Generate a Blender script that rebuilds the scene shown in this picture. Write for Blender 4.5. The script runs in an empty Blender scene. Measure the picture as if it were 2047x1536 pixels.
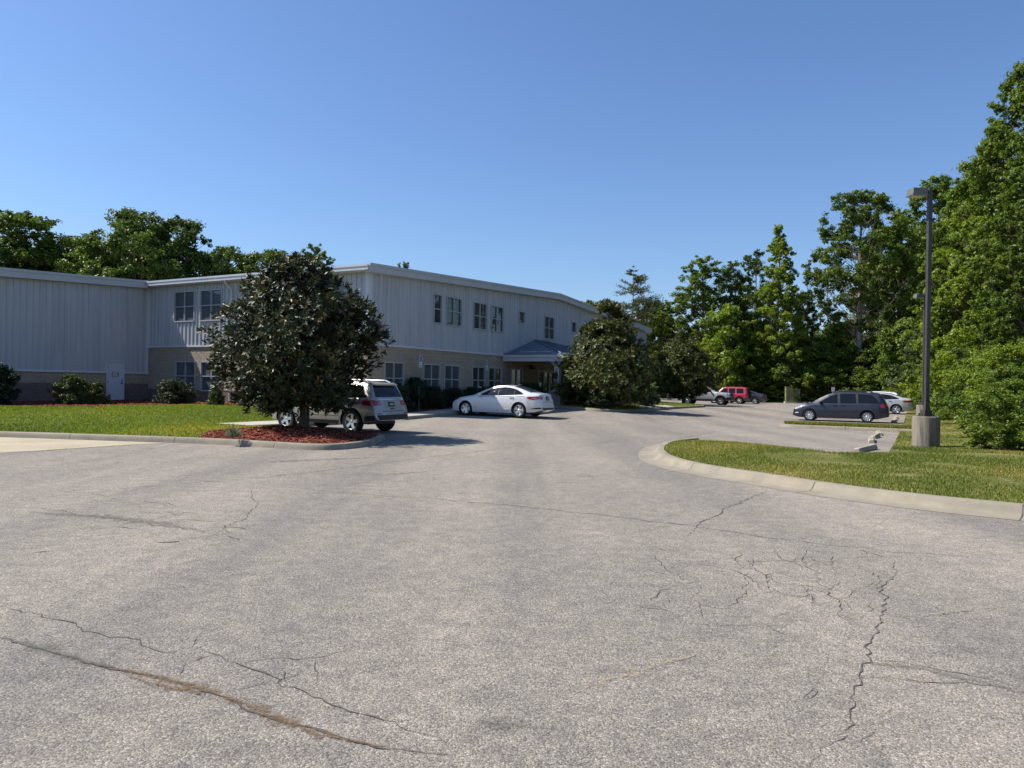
import bpy, bmesh, math, random
import numpy as np
from mathutils import Vector, Matrix
from mathutils.bvhtree import BVHTree
from mathutils.geometry import delaunay_2d_cdt

R = math.radians
random.seed(7)
RNG = np.random.default_rng(11)
sc = bpy.context.scene
COL = sc.collection

# ------------------------------------------------------------------ camera model / coordinates
CH = 1.65                     # eye height
F = 1480.0                    # focal length in pixels of the 2047 px wide photograph
ROLL = R(0.957)
TH = R(28.6)                  # heading of the long axis of the building
U = Vector((math.sin(TH), math.cos(TH)))     # along the gable walls, away from the camera
V = Vector((math.cos(TH), -math.sin(TH)))    # along the eave wall, towards the lot


def ray(px, py):
    dx, dy = px - 1023.5, 768.0 - py
    return (dx * math.cos(ROLL) - dy * math.sin(ROLL), F, dx * math.sin(ROLL) + dy * math.cos(ROLL))


def S(x, a, b):
    k = np.clip((x - a) / (b - a), 0, 1)
    return k * k * (3 - 2 * k)


def qt(x, y):
    return -math.cos(TH) * x + math.sin(TH) * y, math.sin(TH) * x + math.cos(TH) * y


def fromqt(q, t):
    return (t * math.sin(TH) - q * math.cos(TH), t * math.cos(TH) + q * math.sin(TH))


def terr(x, y):
    q, t = qt(x, y)
    return S(t, 22, 39.5) * (-.13 + .43 * S(q, 6, 19)) * (1 - S(t, 48, 64))


def gh(px, py, dz=0.0):
    """point of the lot surface (raised by dz) seen at a place of the photograph"""
    X, Y, Z = ray(px, py)
    z = 0.0
    for _ in range(30):
        k = (z + dz - CH) / Z
        z = float(terr(k * X, k * Y))
    return Vector((k * X, k * Y, z + dz))


def at(px, depth):
    X, Y, Z = ray(px, 768)
    return X / Y * depth, depth


def zat(px, py, depth):
    X, Y, Z = ray(px, py)
    return CH + Z / Y * depth


def on_wall(px, py, P0, d):
    """distance along a vertical wall plane and height of the point seen at a place of the photograph"""
    X, Y, Z = ray(px, py)
    det = X * (-d[1]) + d[0] * Y
    k = (P0[0] * (-d[1]) + d[0] * P0[1]) / det
    a = (k * X - P0[0]) * d[0] + (k * Y - P0[1]) * d[1]
    return a, CH + k * Z


# ------------------------------------------------------------------ objects
def tag(o, label=None, cat=None, group=None, kind=None):
    if label: o['label'] = label
    if cat: o['category'] = cat
    if group: o['group'] = group
    if kind: o['kind'] = kind
    return o


def empty(name, loc=(0, 0, 0), rz=0.0, **kw):
    o = bpy.data.objects.new(name, None)
    o.empty_display_size = .3
    COL.objects.link(o)
    o.location = loc
    o.rotation_euler = (0, 0, rz)
    return tag(o, **kw)


def link(name, me, parent=None, **kw):
    o = bpy.data.objects.new(name, me)
    COL.objects.link(o)
    if parent is not None: o.parent = parent
    return tag(o, **kw)


class MB:
    def __init__(s):
        s.v, s.f, s.m, s.uv = [], [], [], {}

    def add(s, vs, fs, m=0):
        b = len(s.v)
        s.v += [tuple(p) for p in vs]
        s.f += [tuple(b + i for i in f) for f in fs]
        s.m += [m] * len(fs)

    def hexa(s, c, m=0):
        """eight corners: bottom 0-3 counter-clockwise, top 4-7"""
        s.add(c, [(3, 2, 1, 0), (4, 5, 6, 7), (0, 1, 5, 4), (1, 2, 6, 5), (2, 3, 7, 6), (3, 0, 4, 7)], m)

    def box(s, x0, x1, y0, y1, z0, z1, m=0):
        s.hexa([(x0, y0, z0), (x1, y0, z0), (x1, y1, z0), (x0, y1, z0), (x0, y0, z1), (x1, y0, z1), (x1, y1, z1), (x0, y1, z1)], m)

    def obox(s, P, d, n, a0, a1, b0, b1, z0, z1, m=0):
        """box along direction d from P, from b0 to b1 along the normal n"""
        def p(a, b, z): return (P[0] + d[0] * a + n[0] * b, P[1] + d[1] * a + n[1] * b, z)
        c = [p(a0, b0, z0), p(a1, b0, z0), p(a1, b1, z0), p(a0, b1, z0), p(a0, b0, z1), p(a1, b0, z1), p(a1, b1, z1), p(a0, b1, z1)]
        if d[0] * n[1] - d[1] * n[0] < 0:
            c = [c[i] for i in (3, 2, 1, 0, 7, 6, 5, 4)]
        s.hexa(c, m)

    def tube(s, pts, rad, n=8, m=0, cap=True):
        pts = [Vector(p) for p in pts]
        rings = []
        up = Vector((0.13, 0.21, 1))
        for i, p in enumerate(pts):
            d = (pts[min(i + 1, len(pts) - 1)] - pts[max(i - 1, 0)]).normalized()
            a = d.cross(up)
            if a.length < .05: a = d.cross(Vector((1, 0, 0)))
            a.normalize()
            b = d.cross(a)
            r = rad[i] if hasattr(rad, '__len__') else rad
            rings.append([p + (a * math.cos(2 * math.pi * k / n) + b * math.sin(2 * math.pi * k / n)) * r for k in range(n)])
        vs = [q for rg in rings for q in rg]
        fs = []
        for i in range(len(pts) - 1):
            for k in range(n):
                fs.append((i * n + k, (i + 1) * n + k, (i + 1) * n + (k + 1) % n, i * n + (k + 1) % n))
        if cap:
            fs.append(tuple(range(n)))
            fs.append(tuple((len(pts) - 1) * n + k for k in reversed(range(n))))
        s.add(vs, fs, m)

    def lathe(s, prof, n=24, c=(0, 0, 0), axis='z', m=0):
        vs, fs = [], []
        for r, h in prof:
            for k in range(n):
                a = 2 * math.pi * k / n
                if axis == 'z': vs.append((c[0] + r * math.cos(a), c[1] + r * math.sin(a), c[2] + h))
                else: vs.append((c[0] + r * math.cos(a), c[1] + h, c[2] + r * math.sin(a)))
        for i in range(len(prof) - 1):
            for k in range(n):
                q = (i * n + k, i * n + (k + 1) % n, (i + 1) * n + (k + 1) % n, (i + 1) * n + k)
                fs.append(q if axis == 'z' else q[::-1])
        s.add(vs, fs, m)

    def mesh(s, name, mats, smooth=None):
        me = bpy.data.meshes.new(name)
        me.from_pydata(s.v, [], s.f)
        for m in (mats if isinstance(mats, (list, tuple)) else [mats]): me.materials.append(m)
        me.polygons.foreach_set('material_index', s.m)
        if smooth is not None:
            me.polygons.foreach_set('use_smooth', [True] * len(me.polygons))
            me.set_sharp_from_angle(angle=R(smooth))
        me.update()
        return me

    def build(s, name, mats, parent=None, smooth=None, **kw):
        return link(name, s.mesh(name, mats, smooth), parent, **kw)


def np_mesh(name, Vt, quads, mat, tint=None, smooth=False):
    me = bpy.data.meshes.new(name)
    n, k = quads.shape
    me.vertices.add(len(Vt)); me.loops.add(n * k); me.polygons.add(n)
    me.vertices.foreach_set('co', np.ascontiguousarray(Vt, dtype=np.float32).ravel())
    me.loops.foreach_set('vertex_index', np.ascontiguousarray(quads, dtype=np.int32).ravel())
    me.polygons.foreach_set('loop_start', np.arange(0, n * k, k, dtype=np.int32))
    me.update(calc_edges=True)
    me.validate()
    if tint is not None:
        at_ = me.attributes.new('tint', 'FLOAT', 'FACE')
        at_.data.foreach_set('value', np.ascontiguousarray(tint, dtype=np.float32))
    me.materials.append(mat)
    return me


# ------------------------------------------------------------------ materials
def new_mat(name):
    m = bpy.data.materials.new(name)
    m.use_nodes = True
    nt = m.node_tree
    return m, nt, nt.nodes, nt.links, nt.nodes['Principled BSDF']


def ramp(nodes, stops):
    r = nodes.new('ShaderNodeValToRGB')
    e = r.color_ramp.elements
    while len(e) < len(stops): e.new(.5)
    for k, (p, c) in enumerate(stops):
        e[k].position = p
        e[k].color = (*c, 1) if len(c) == 3 else c
    return r


def noise(nodes, links, scale, detail=4, rough=.6, vec=None):
    n = nodes.new('ShaderNodeTexNoise')
    n.inputs['Scale'].default_value = scale
    n.inputs['Detail'].default_value = detail
    n.inputs['Roughness'].default_value = rough
    if vec is None:
        vec = nodes.new('ShaderNodeTexCoord').outputs['Object']
    links.new(vec, n.inputs['Vector'])
    return n


def mixc(nodes, links, fac, a, b, mode='MIX'):
    n = nodes.new('ShaderNodeMix')
    n.data_type = 'RGBA'; n.blend_type = mode
    for sock, val in ((n.inputs[0], fac), (n.inputs[6], a), (n.inputs[7], b)):
        if hasattr(val, 'links'): links.new(val, sock)
        elif isinstance(val, (tuple, list)): sock.default_value = (*val, 1) if len(val) == 3 else val
        else: sock.default_value = val
    return n.outputs[2]


def mat(name, col, rough=.6, metal=0.0, spec=.5, var=.0, vscale=3.0, bump=0.0, bscale=40.0, bdist=.01, coat=0.0, coat_rough=.03):
    m, nt, N, L, b = new_mat(name)
    b.inputs['Base Color'].default_value = (*col, 1)
    b.inputs['Roughness'].default_value = rough
    b.inputs['Metallic'].default_value = metal
    b.inputs['Specular IOR Level'].default_value = spec
    b.inputs['Coat Weight'].default_value = coat
    b.inputs['Coat Roughness'].default_value = coat_rough
    if var:
        n = noise(N, L, vscale, 5)
        r = ramp(N, [(.3, tuple(c * (1 - var) for c in col)), (.7, tuple(min(1, c * (1 + var)) for c in col))])
        L.new(n.outputs['Fac'], r.inputs['Fac'])
        L.new(r.outputs['Color'], b.inputs['Base Color'])
    if bump:
        n2 = noise(N, L, bscale, 3)
        bp = N.new('ShaderNodeBump')
        bp.inputs['Strength'].default_value = bump
        bp.inputs['Distance'].default_value = bdist
        L.new(n2.outputs['Fac'], bp.inputs['Height'])
        L.new(bp.outputs['Normal'], b.inputs['Normal'])
    return m


def leaf_mat(name, c0, c1, c2=None, rough=.5, trans=.35, spec=.4):
    """leaf colour picked by the leaf's own random tint"""
    m, nt, N, L, b = new_mat(name)
    a = N.new('ShaderNodeAttribute'); a.attribute_name = 'tint'
    stops = [(0, c0), (.72, c1), (1, c2 or c1)]
    r = ramp(N, stops)
    L.new(a.outputs['Fac'], r.inputs['Fac'])
    L.new(r.outputs['Color'], b.inputs['Base Color'])
    b.inputs['Roughness'].default_value = rough
    b.inputs['Specular IOR Level'].default_value = spec
    t = N.new('ShaderNodeBsdfTranslucent')
    tc = mixc(N, L, 1.0, r.outputs['Color'], (1.25, 1.3, .55), 'MULTIPLY')
    L.new(tc, t.inputs['Color'])
    mx = N.new('ShaderNodeMixShader')
    mx.inputs[0].default_value = trans
    L.new(b.outputs[0], mx.inputs[1]); L.new(t.outputs[0], mx.inputs[2])
    L.new(mx.outputs[0], N['Material Output'].inputs['Surface'])
    return m


def asphalt_mat():
    m, nt, N, L, b = new_mat('asphalt')
    tc = N.new('ShaderNodeTexCoord').outputs['Object']
    v = N.new('ShaderNodeTexVoronoi'); v.inputs['Scale'].default_value = 112
    L.new(tc, v.inputs['Vector'])
    sep = N.new('ShaderNodeSeparateColor'); L.new(v.outputs['Color'], sep.inputs[0])
    stone = ramp(N, [(0, (.128, .117, .103)), (.3, (.218, .199, .172)), (.7, (.288, .262, .226)), (.9, (.37, .334, .272)), (1, (.465, .437, .385))])
    L.new(sep.outputs[0], stone.inputs['Fac'])
    big = noise(N, L, .35, 6, .65, tc)
    bigr = ramp(N, [(.3, (.84, .84, .86)), (.7, (1.1, 1.08, 1.05))])
    L.new(big.outputs['Fac'], bigr.inputs['Fac'])
    c = mixc(N, L, 1.0, stone.outputs['Color'], bigr.outputs['Color'], 'MULTIPLY')
    mid = noise(N, L, 5, 5, .7, tc)
    midr = ramp(N, [(.3, (.74, .74, .76)), (.62, (1.06, 1.05, 1.02))])
    L.new(mid.outputs['Fac'], midr.inputs['Fac'])
    c = mixc(N, L, 1.0, c, midr.outputs['Color'], 'MULTIPLY')
    # worn tracks running down the aisle
    mp = N.new('ShaderNodeMapping'); mp.inputs['Rotation'].default_value = (0, 0, TH); mp.inputs['Scale'].default_value = (.55, .04, 1)
    L.new(tc, mp.inputs['Vector'])
    st = noise(N, L, 1.0, 3, .5, mp.outputs[0])
    str_ = ramp(N, [(.35, (.8, .8, .82)), (.65, (1.12, 1.1, 1.07))])
    L.new(st.outputs['Fac'], str_.inputs['Fac'])
    c = mixc(N, L, 1.0, c, str_.outputs['Color'], 'MULTIPLY')
    # tar-dark cracked areas
    wob = noise(N, L, 1.6, 4, .7, tc)
    va = N.new('ShaderNodeVectorMath'); va.operation = 'MULTIPLY_ADD'
    L.new(wob.outputs['Color'], va.inputs[0]); va.inputs[1].default_value = (.9, .9, 0); L.new(tc, va.inputs[2])
    cr = N.new('ShaderNodeTexVoronoi'); cr.feature = 'DISTANCE_TO_EDGE'; cr.inputs['Scale'].default_value = .9
    L.new(va.outputs[0], cr.inputs['Vector'])
    crr = ramp(N, [(.0, (1, 1, 1)), (.008, (0, 0, 0))])
    L.new(cr.outputs['Distance'], crr.inputs['Fac'])
    msk = noise(N, L, .22, 2, .5, tc)
    mskr = ramp(N, [(.47, (0, 0, 0)), (.6, (1, 1, 1))])
    L.new(msk.outputs['Fac'], mskr.inputs['Fac'])
    mul = mixc(N, L, 1.0, crr.outputs['Color'], mskr.outputs['Color'], 'MULTIPLY')
    mm = N.new('ShaderNodeMath'); mm.operation = 'MULTIPLY'; mm.inputs[1].default_value = .6
    L.new(mul, mm.inputs[0])
    c = mixc(N, L, mm.outputs[0], c, (.09, .088, .085))
    # oil drips and spots
    ov = N.new('ShaderNodeTexVoronoi'); ov.inputs['Scale'].default_value = .42; ov.inputs['Randomness'].default_value = 1
    L.new(va.outputs[0], ov.inputs['Vector'])
    orr = ramp(N, [(.03, (.34, .34, .34)), (.11, (0, 0, 0))]); L.new(ov.outputs['Distance'], orr.inputs['Fac'])
    c = mixc(N, L, orr.outputs['Color'], c, (.07, .068, .066))
    L.new(c, b.inputs['Base Color'])
    b.inputs['Roughness'].default_value = .9
    b.inputs['Specular IOR Level'].default_value = .25
    bp = N.new('ShaderNodeBump'); bp.inputs['Strength'].default_value = .55; bp.inputs['Distance'].default_value = .008
    L.new(v.outputs['Distance'], bp.inputs['Height']); bp.invert = True
    L.new(bp.outputs['Normal'], b.inputs['Normal'])
    return m


def ground_mat(name, cols, scale=1.2, fine=25, bump=.6, bd=.04, rough=.95):
    m, nt, N, L, b = new_mat(name)
    tc = N.new('ShaderNodeTexCoord').outputs['Object']
    n1 = noise(N, L, scale, 6, .65, tc)
    r1 = ramp(N, [(.3, cols[0]), (.5, cols[1]), (.68, cols[2])])
    L.new(n1.outputs['Fac'], r1.inputs['Fac'])
    n2 = noise(N, L, fine, 4, .7, tc)
    r2 = ramp(N, [(.3, (.62, .62, .62)), (.7, (1.3, 1.3, 1.3))])
    L.new(n2.outputs['Fac'], r2.inputs['Fac'])
    c = mixc(N, L, 1.0, r1.outputs['Color'], r2.outputs['Color'], 'MULTIPLY')
    L.new(c, b.inputs['Base Color'])
    b.inputs['Roughness'].default_value = rough
    b.inputs['Specular IOR Level'].default_value = .15
    bp = N.new('ShaderNodeBump'); bp.inputs['Strength'].default_value = bump; bp.inputs['Distance'].default_value = bd
    L.new(n2.outputs['Fac'], bp.inputs['Height']); L.new(bp.outputs['Normal'], b.inputs['Normal'])
    return m


def kerb_mat():
    m, nt, N, L, b = new_mat('kerb_concrete')
    uv = N.new('ShaderNodeUVMap').outputs[0]
    tc = N.new('ShaderNodeTexCoord').outputs['Object']
    n1 = noise(N, L, 1.6, 6, .7, tc)
    r1 = ramp(N, [(.28, (.165, .138, .098)), (.5, (.25, .213, .15)), (.72, (.31, .268, .195))])
    L.new(n1.outputs['Fac'], r1.inputs['Fac'])
    sx = N.new('ShaderNodeSeparateXYZ'); L.new(uv, sx.inputs[0])
    mo = N.new('ShaderNodeMath'); mo.operation = 'MODULO'; mo.inputs[1].default_value = 3.05
    L.new(sx.outputs[0], mo.inputs[0])
    lt = N.new('ShaderNodeMath'); lt.operation = 'LESS_THAN'; lt.inputs[1].default_value = .022
    L.new(mo.outputs[0], lt.inputs[0])
    c = mixc(N, L, lt.outputs[0], r1.outputs['Color'], (.05, .045, .04))
    # grey lichen band on the kerb face
    mp = N.new('ShaderNodeMapping'); mp.inputs['Scale'].default_value = (.5, 6, 1); L.new(uv, mp.inputs['Vector'])
    n3 = noise(N, L, 2.0, 4, .6, mp.outputs[0])
    r3 = ramp(N, [(.42, (0, 0, 0)), (.66, (.55, .55, .55))]); L.new(n3.outputs['Fac'], r3.inputs['Fac'])
    c = mixc(N, L, r3.outputs['Color'], c, (.2, .185, .165))
    L.new(c, b.inputs['Base Color'])
    b.inputs['Roughness'].default_value = .85
    n2 = noise(N, L, 60, 3, .6, tc)
    bp = N.new('ShaderNodeBump'); bp.inputs['Strength'].default_value = .35; bp.inputs['Distance'].default_value = .006
    L.new(n2.outputs['Fac'], bp.inputs['Height']); L.new(bp.outputs['Normal'], b.inputs['Normal'])
    return m


def block_mat(name, c0, c1, rock=1.0):
    """split-face concrete block: courses and rock bump in the wall's own uv (metres)"""
    m, nt, N, L, b = new_mat(name)
    uv = N.new('ShaderNodeUVMap').outputs[0]
    br = N.new('ShaderNodeTexBrick')
    br.inputs['Scale'].default_value = 1.0
    br.inputs['Brick Width'].default_value = .4
    br.inputs['Row Height'].default_value = .2
    br.inputs['Mortar Size'].default_value = .007
    br.inputs['Color1'].default_value = (*c0, 1); br.inputs['Color2'].default_value = (*c1, 1)
    br.inputs['Mortar'].default_value = (*[x * .8 for x in c0], 1)
    L.new(uv, br.inputs['Vector'])
    n = noise(N, L, 9, 5, .7, uv)
    r = ramp(N, [(.3, (.72, .72, .72)), (.7, (1.2, 1.18, 1.15))]); L.new(n.outputs['Fac'], r.inputs['Fac'])
    c = mixc(N, L, 1.0, br.outputs['Color'], r.outputs['Color'], 'MULTIPLY')
    L.new(c, b.inputs['Base Color'])
    b.inputs['Roughness'].default_value = .9
    n2 = noise(N, L, 7, 6, .75, uv)
    bp = N.new('ShaderNodeBump'); bp.inputs['Strength'].default_value = rock; bp.inputs['Distance'].default_value = .06
    L.new(n2.outputs['Fac'], bp.inputs['Height'])
    bp2 = N.new('ShaderNodeBump'); bp2.inputs['Strength'].default_value = .7; bp2.inputs['Distance'].default_value = .012
    bp2.invert = True
    L.new(br.outputs['Fac'], bp2.inputs['Height']); L.new(bp.outputs['Normal'], bp2.inputs['Normal'])
    L.new(bp2.outputs['Normal'], b.inputs['Normal'])
    return m


def pane_mat(name, dark, light, slat=14.0):
    """window glass over hanging blinds"""
    m, nt, N, L, b = new_mat(name)
    uv = N.new('ShaderNodeUVMap').outputs[0]
    w = N.new('ShaderNodeTexWave'); w.inputs['Scale'].default_value = slat / 6.28 * 2; w.inputs['Distortion'].default_value = .6
    L.new(uv, w.inputs['Vector'])
    n = noise(N, L, .8, 2, .5, uv)
    mx = N.new('ShaderNodeMath'); mx.operation = 'MULTIPLY'
    L.new(w.outputs['Fac'], mx.inputs[0]); L.new(n.outputs['Fac'], mx.inputs[1])
    r = ramp(N, [(.1, dark), (.6, light)]); L.new(mx.outputs[0], r.inputs['Fac'])
    L.new(r.outputs['Color'], b.inputs['Base Color'])
    b.inputs['Roughness'].default_value = .6
    b.inputs['Coat Weight'].default_value = 1; b.inputs['Coat Roughness'].default_value = .015; b.inputs['Coat IOR'].default_value = 1.5
    return m


def stain_mat(name, col, thr=.5, scale=14, soft=.12):
    """patchy stain lying on the asphalt: ragged through noise, fading to its rim"""
    m, nt, N, L, b = new_mat(name)
    uv = N.new('ShaderNodeUVMap').outputs[0]
    tc = N.new('ShaderNodeTexCoord').outputs['Object']
    n = noise(N, L, scale, 6, .75, tc)
    sx = N.new('ShaderNodeSeparateXYZ'); L.new(uv, sx.inputs[0])
    ab = N.new('ShaderNodeMath'); ab.operation = 'ABSOLUTE'; L.new(sx.outputs[1], ab.inputs[0])
    su = N.new('ShaderNodeMath'); su.operation = 'MULTIPLY_ADD'; su.inputs[1].default_value = -.45
    L.new(ab.outputs[0], su.inputs[0]); L.new(n.outputs['Fac'], su.inputs[2])
    r = ramp(N, [(max(0, thr - .25 - soft), (0, 0, 0)), (thr - .25 + soft, (1, 1, 1))]); L.new(su.outputs[0], r.inputs['Fac'])
    n2 = noise(N, L, 60, 3, .6, tc)
    r2 = ramp(N, [(.3, tuple(c * .6 for c in col)), (.7, tuple(c * 1.3 for c in col))]); L.new(n2.outputs['Fac'], r2.inputs['Fac'])
    L.new(r2.outputs['Color'], b.inputs['Base Color'])
    b.inputs['Roughness'].default_value = .95; b.inputs['Specular IOR Level'].default_value = .1
    L.new(r.outputs['Color'], b.inputs['Alpha'])
    return m


def paint(name, col, metal=.0, rough=.35):
    return mat(name, col, rough=rough, metal=metal, coat=1.0, coat_rough=.04)


M = {}
M['asphalt'] = asphalt_mat()
M['kerb'] = kerb_mat()
M['walk'] = ground_mat('walk_concrete', [(.33, .3, .25), (.42, .385, .32), (.47, .43, .36)], .9, 40, .2, .004, .85)
M['apron'] = ground_mat('apron_concrete', [(.33, .28, .195), (.4, .34, .24), (.45, .39, .28)], .8, 50, .2, .004, .85)
M['lawn'] = ground_mat('lawn_soil', [(.075, .1, .013), (.105, .135, .016), (.16, .145, .03)], .8, 30, .8, .03)
M['dry_lawn'] = ground_mat('dry_lawn_soil', [(.08, .1, .016), (.13, .135, .03), (.27, .215, .1)], .55, 30, .8, .03)
M['mulch'] = ground_mat('red_mulch', [(.16, .04, .024), (.25, .066, .04), (.33, .11, .07)], 6, 45, 1.0, .05)
M['wood_floor'] = ground_mat('woodland_floor', [(.04, .05, .015), (.06, .065, .02), (.09, .07, .035)], .5, 12, .8, .05)
M['ground'] = ground_mat('field', [(.05, .07, .02), (.07, .09, .025), (.09, .1, .04)], .05, 1, .3, .05)
M['crack'] = mat('crack_fill', (.095, .088, .082), .95, spec=.1, var=.4, vscale=30)
M['rust'] = stain_mat('rust_silt', (.19, .125, .07), .72, 34, .14)
M['sand'] = stain_mat('sand_silt', (.38, .3, .18), .8, 14, .12)
M['tar'] = stain_mat('tar_stain', (.14, .13, .115), .79, 30, .2)
def siding_mat():
    m, nt, N, L, b = new_mat('white_siding')
    tc = N.new('ShaderNodeTexCoord').outputs['Object']
    mp = N.new('ShaderNodeMapping'); mp.inputs['Scale'].default_value = (2.6, 2.6, .16); L.new(tc, mp.inputs['Vector'])
    n1 = noise(N, L, 1.0, 5, .7, mp.outputs[0])
    r1 = ramp(N, [(.3, (.33, .34, .355)), (.5, (.41, .42, .44)), (.75, (.46, .47, .49))]); L.new(n1.outputs['Fac'], r1.inputs['Fac'])
    L.new(r1.outputs['Color'], b.inputs['Base Color'])
    b.inputs['Roughness'].default_value = .48
    n2 = noise(N, L, .9, 3, .5, tc)
    bp = N.new('ShaderNodeBump'); bp.inputs['Strength'].default_value = .25; bp.inputs['Distance'].default_value = .05
    L.new(n2.outputs['Fac'], bp.inputs['Height']); L.new(bp.outputs['Normal'], b.inputs['Normal'])
    return m


M['siding'] = siding_mat()
M['trim'] = mat('white_trim', (.52, .53, .55), .4, var=.05, vscale=1.0)
M['fascia'] = mat('fascia_metal', (.43, .44, .45), .4, var=.08, vscale=.8)
M['roof'] = mat('roof_metal', (.55, .57, .6), .35, metal=.4, var=.06, vscale=.5)
M['canopy_roof'] = mat('canopy_roof_metal', (.15, .175, .22), .4, metal=.2, var=.08, vscale=.7)
M['block'] = block_mat('tan_block', (.34, .275, .205), (.39, .32, .24), 1.0)
M['plum_block'] = block_mat('plum_block', (.155, .11, .1), (.18, .13, .115), .8)
M['stone'] = block_mat('pedestal_stone', (.27, .23, .2), (.2, .18, .16), .8)
M['frame'] = mat('window_frame', (.35, .36, .375), .4)
M['pane_blue'] = pane_mat('blind_pane', (.02, .03, .04), (.1, .125, .145))
M['pane_dark'] = pane_mat('dark_pane', (.006, .009, .008), (.026, .032, .03))
M['pane_white'] = pane_mat('pale_blind_pane', (.02, .03, .03), (.1, .115, .115))
M['door_paint'] = mat('white_door', (.5, .53, .58), .45, var=.04, vscale=2)
M['dark_metal'] = mat('dark_bronze', (.05, .045, .04), .45, metal=.5)
M['pole'] = mat('bronze_pole', (.062, .056, .05), .5, metal=.25, var=.2, vscale=3)
M['lamp_box'] = mat('lamp_housing', (.14, .13, .115), .5, var=.2, vscale=5)
M['lens'] = mat('lamp_lens', (.35, .36, .36), .1, coat=1)
M['pier'] = None
M['stop'] = ground_mat('wheel_stop_concrete', [(.24, .2, .15), (.33, .285, .22), (.4, .35, .27)], 3, 40, .5, .01, .9)
M['bark'] = mat('bark', (.13, .105, .085), .95, var=.4, vscale=5, bump=1, bscale=18, bdist=.05)
M['pale_bark'] = mat('pale_bark', (.26, .22, .18), .95, var=.35, vscale=4, bump=1, bscale=14, bdist=.05)
M['mag_bark'] = mat('grey_bark', (.09, .08, .07), .95, var=.3, vscale=6, bump=.8, bscale=30, bdist=.02)
M['tyre'] = mat('tyre_rubber', (.016, .016, .017), .8, spec=.3)
M['alloy'] = mat('alloy', (.62, .63, .65), .3, metal=.85)
M['dark_alloy'] = mat('dark_alloy', (.03, .03, .032), .5, metal=.3)
M['plastic'] = mat('black_plastic', (.018, .018, .019), .65)
M['grey_plastic'] = mat('grey_plastic', (.06, .06, .062), .6)
M['glass'] = mat('car_glass', (.008, .01, .012), .03, spec=.42)
M['red_lens'] = mat('red_lens', (.3, .012, .018), .15, coat=1)
M['clear_lens'] = mat('clear_lens', (.55, .57, .6), .12, coat=1)
M['pink_lens'] = mat('pale_lens', (.5, .2, .2), .15, coat=1)
M['chrome'] = mat('chrome', (.7, .7, .72), .12, metal=1)
M['plate'] = mat('plate_dark', (.03, .035, .06), .4)
M['plate_gold'] = mat('plate_ink', (.45, .38, .18), .4)
M['badge'] = mat('badge_blue', (.02, .05, .16), .3, coat=1)
M['sign_white'] = mat('sign_white', (.72, .74, .73), .4)
M['sign_blue'] = mat('sign_blue', (.02, .13, .42), .4)
M['sign_green'] = mat('sign_green', (.03, .2, .09), .4)
M['sign_brown'] = mat('sign_brown', (.24, .15, .13), .5)
M['post'] = mat('galvanised_post', (.22, .26, .25), .5, metal=.4)
M['cabinet'] = mat('mossy_green_metal', (.15, .15, .055), .8, var=.6, vscale=2.2)
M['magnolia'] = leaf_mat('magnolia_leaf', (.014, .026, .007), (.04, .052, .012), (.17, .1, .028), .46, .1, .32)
M['magnolia_sunlit'] = leaf_mat('magnolia_leaf_sunny', (.04, .06, .013), (.085, .1, .02), (.17, .115, .034), .46, .14, .3)  # sunlit look of the entrance magnolias put into a brighter leaf colour
M['petal'] = mat('petal', (.75, .72, .6), .5)
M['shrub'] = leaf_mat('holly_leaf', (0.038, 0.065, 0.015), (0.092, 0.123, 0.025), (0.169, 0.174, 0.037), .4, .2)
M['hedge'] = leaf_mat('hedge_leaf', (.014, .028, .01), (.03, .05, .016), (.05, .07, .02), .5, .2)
M['yew'] = leaf_mat('yew_leaf', (.012, .026, .012), (.022, .04, .018), None, .5, .15)
M['grey_weed'] = leaf_mat('grey_weed_leaf', (.11, .13, .09), (.17, .19, .14), (.25, .24, .2), .7, .3)
M['grass'] = leaf_mat('grass_blade', (0.111, 0.161, 0.014), (0.201, 0.254, 0.022), (0.421, 0.321, 0.070), .6, .4)
M['dry_grass'] = leaf_mat('tired_grass_blade', (0.087, 0.130, 0.015), (0.175, 0.202, 0.027), (0.437, 0.325, 0.100), .6, .4)
M['leaf_a'] = leaf_mat('oak_leaf', (0.055, 0.096, 0.012), (0.108, 0.158, 0.018), (0.166, 0.209, 0.024), .5, .32)
M['leaf_b'] = leaf_mat('poplar_leaf', (0.071, 0.121, 0.016), (0.146, 0.206, 0.023), (0.230, 0.271, 0.029), .5, .36)
M['leaf_c'] = leaf_mat('bright_leaf', (0.125, 0.196, 0.019), (0.210, 0.280, 0.026), (0.334, 0.355, 0.038), .5, .4)
M['leaf_d'] = leaf_mat('deep_leaf', (0.037, 0.068, 0.012), (0.078, 0.118, 0.016), (0.128, 0.164, 0.020), .5, .3)
M['leaf_p'] = leaf_mat('pine_needle', (0.046, 0.065, 0.020), (0.085, 0.102, 0.030), (0.154, 0.123, 0.043), .6, .15)
M['leaf_y'] = leaf_mat('young_pine_needle', (0.054, 0.087, 0.027), (0.092, 0.131, 0.039), (0.131, 0.167, 0.049), .6, .2)

# concrete pier with dark vertical stains running down it
m, nt, N, L, b = new_mat('pier_concrete')
tc = N.new('ShaderNodeTexCoord').outputs['Object']
mp = N.new('ShaderNodeMapping'); mp.inputs['Scale'].default_value = (5, 5, .5); L.new(tc, mp.inputs['Vector'])
n1 = noise(N, L, 1.3, 5, .7, mp.outputs[0])
r1 = ramp(N, [(.36, (.06, .052, .043)), (.52, (.18, .155, .12)), (.7, (.27, .235, .185))]); L.new(n1.outputs['Fac'], r1.inputs['Fac'])
L.new(r1.outputs['Color'], b.inputs['Base Color']); b.inputs['Roughness'].default_value = .9
M['pier'] = m


# ------------------------------------------------------------------ sheets, kerbs
def area2(p): return sum(p[i - 1][0] * p[i][1] - p[i][0] * p[i - 1][1] for i in range(len(p)))


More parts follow.
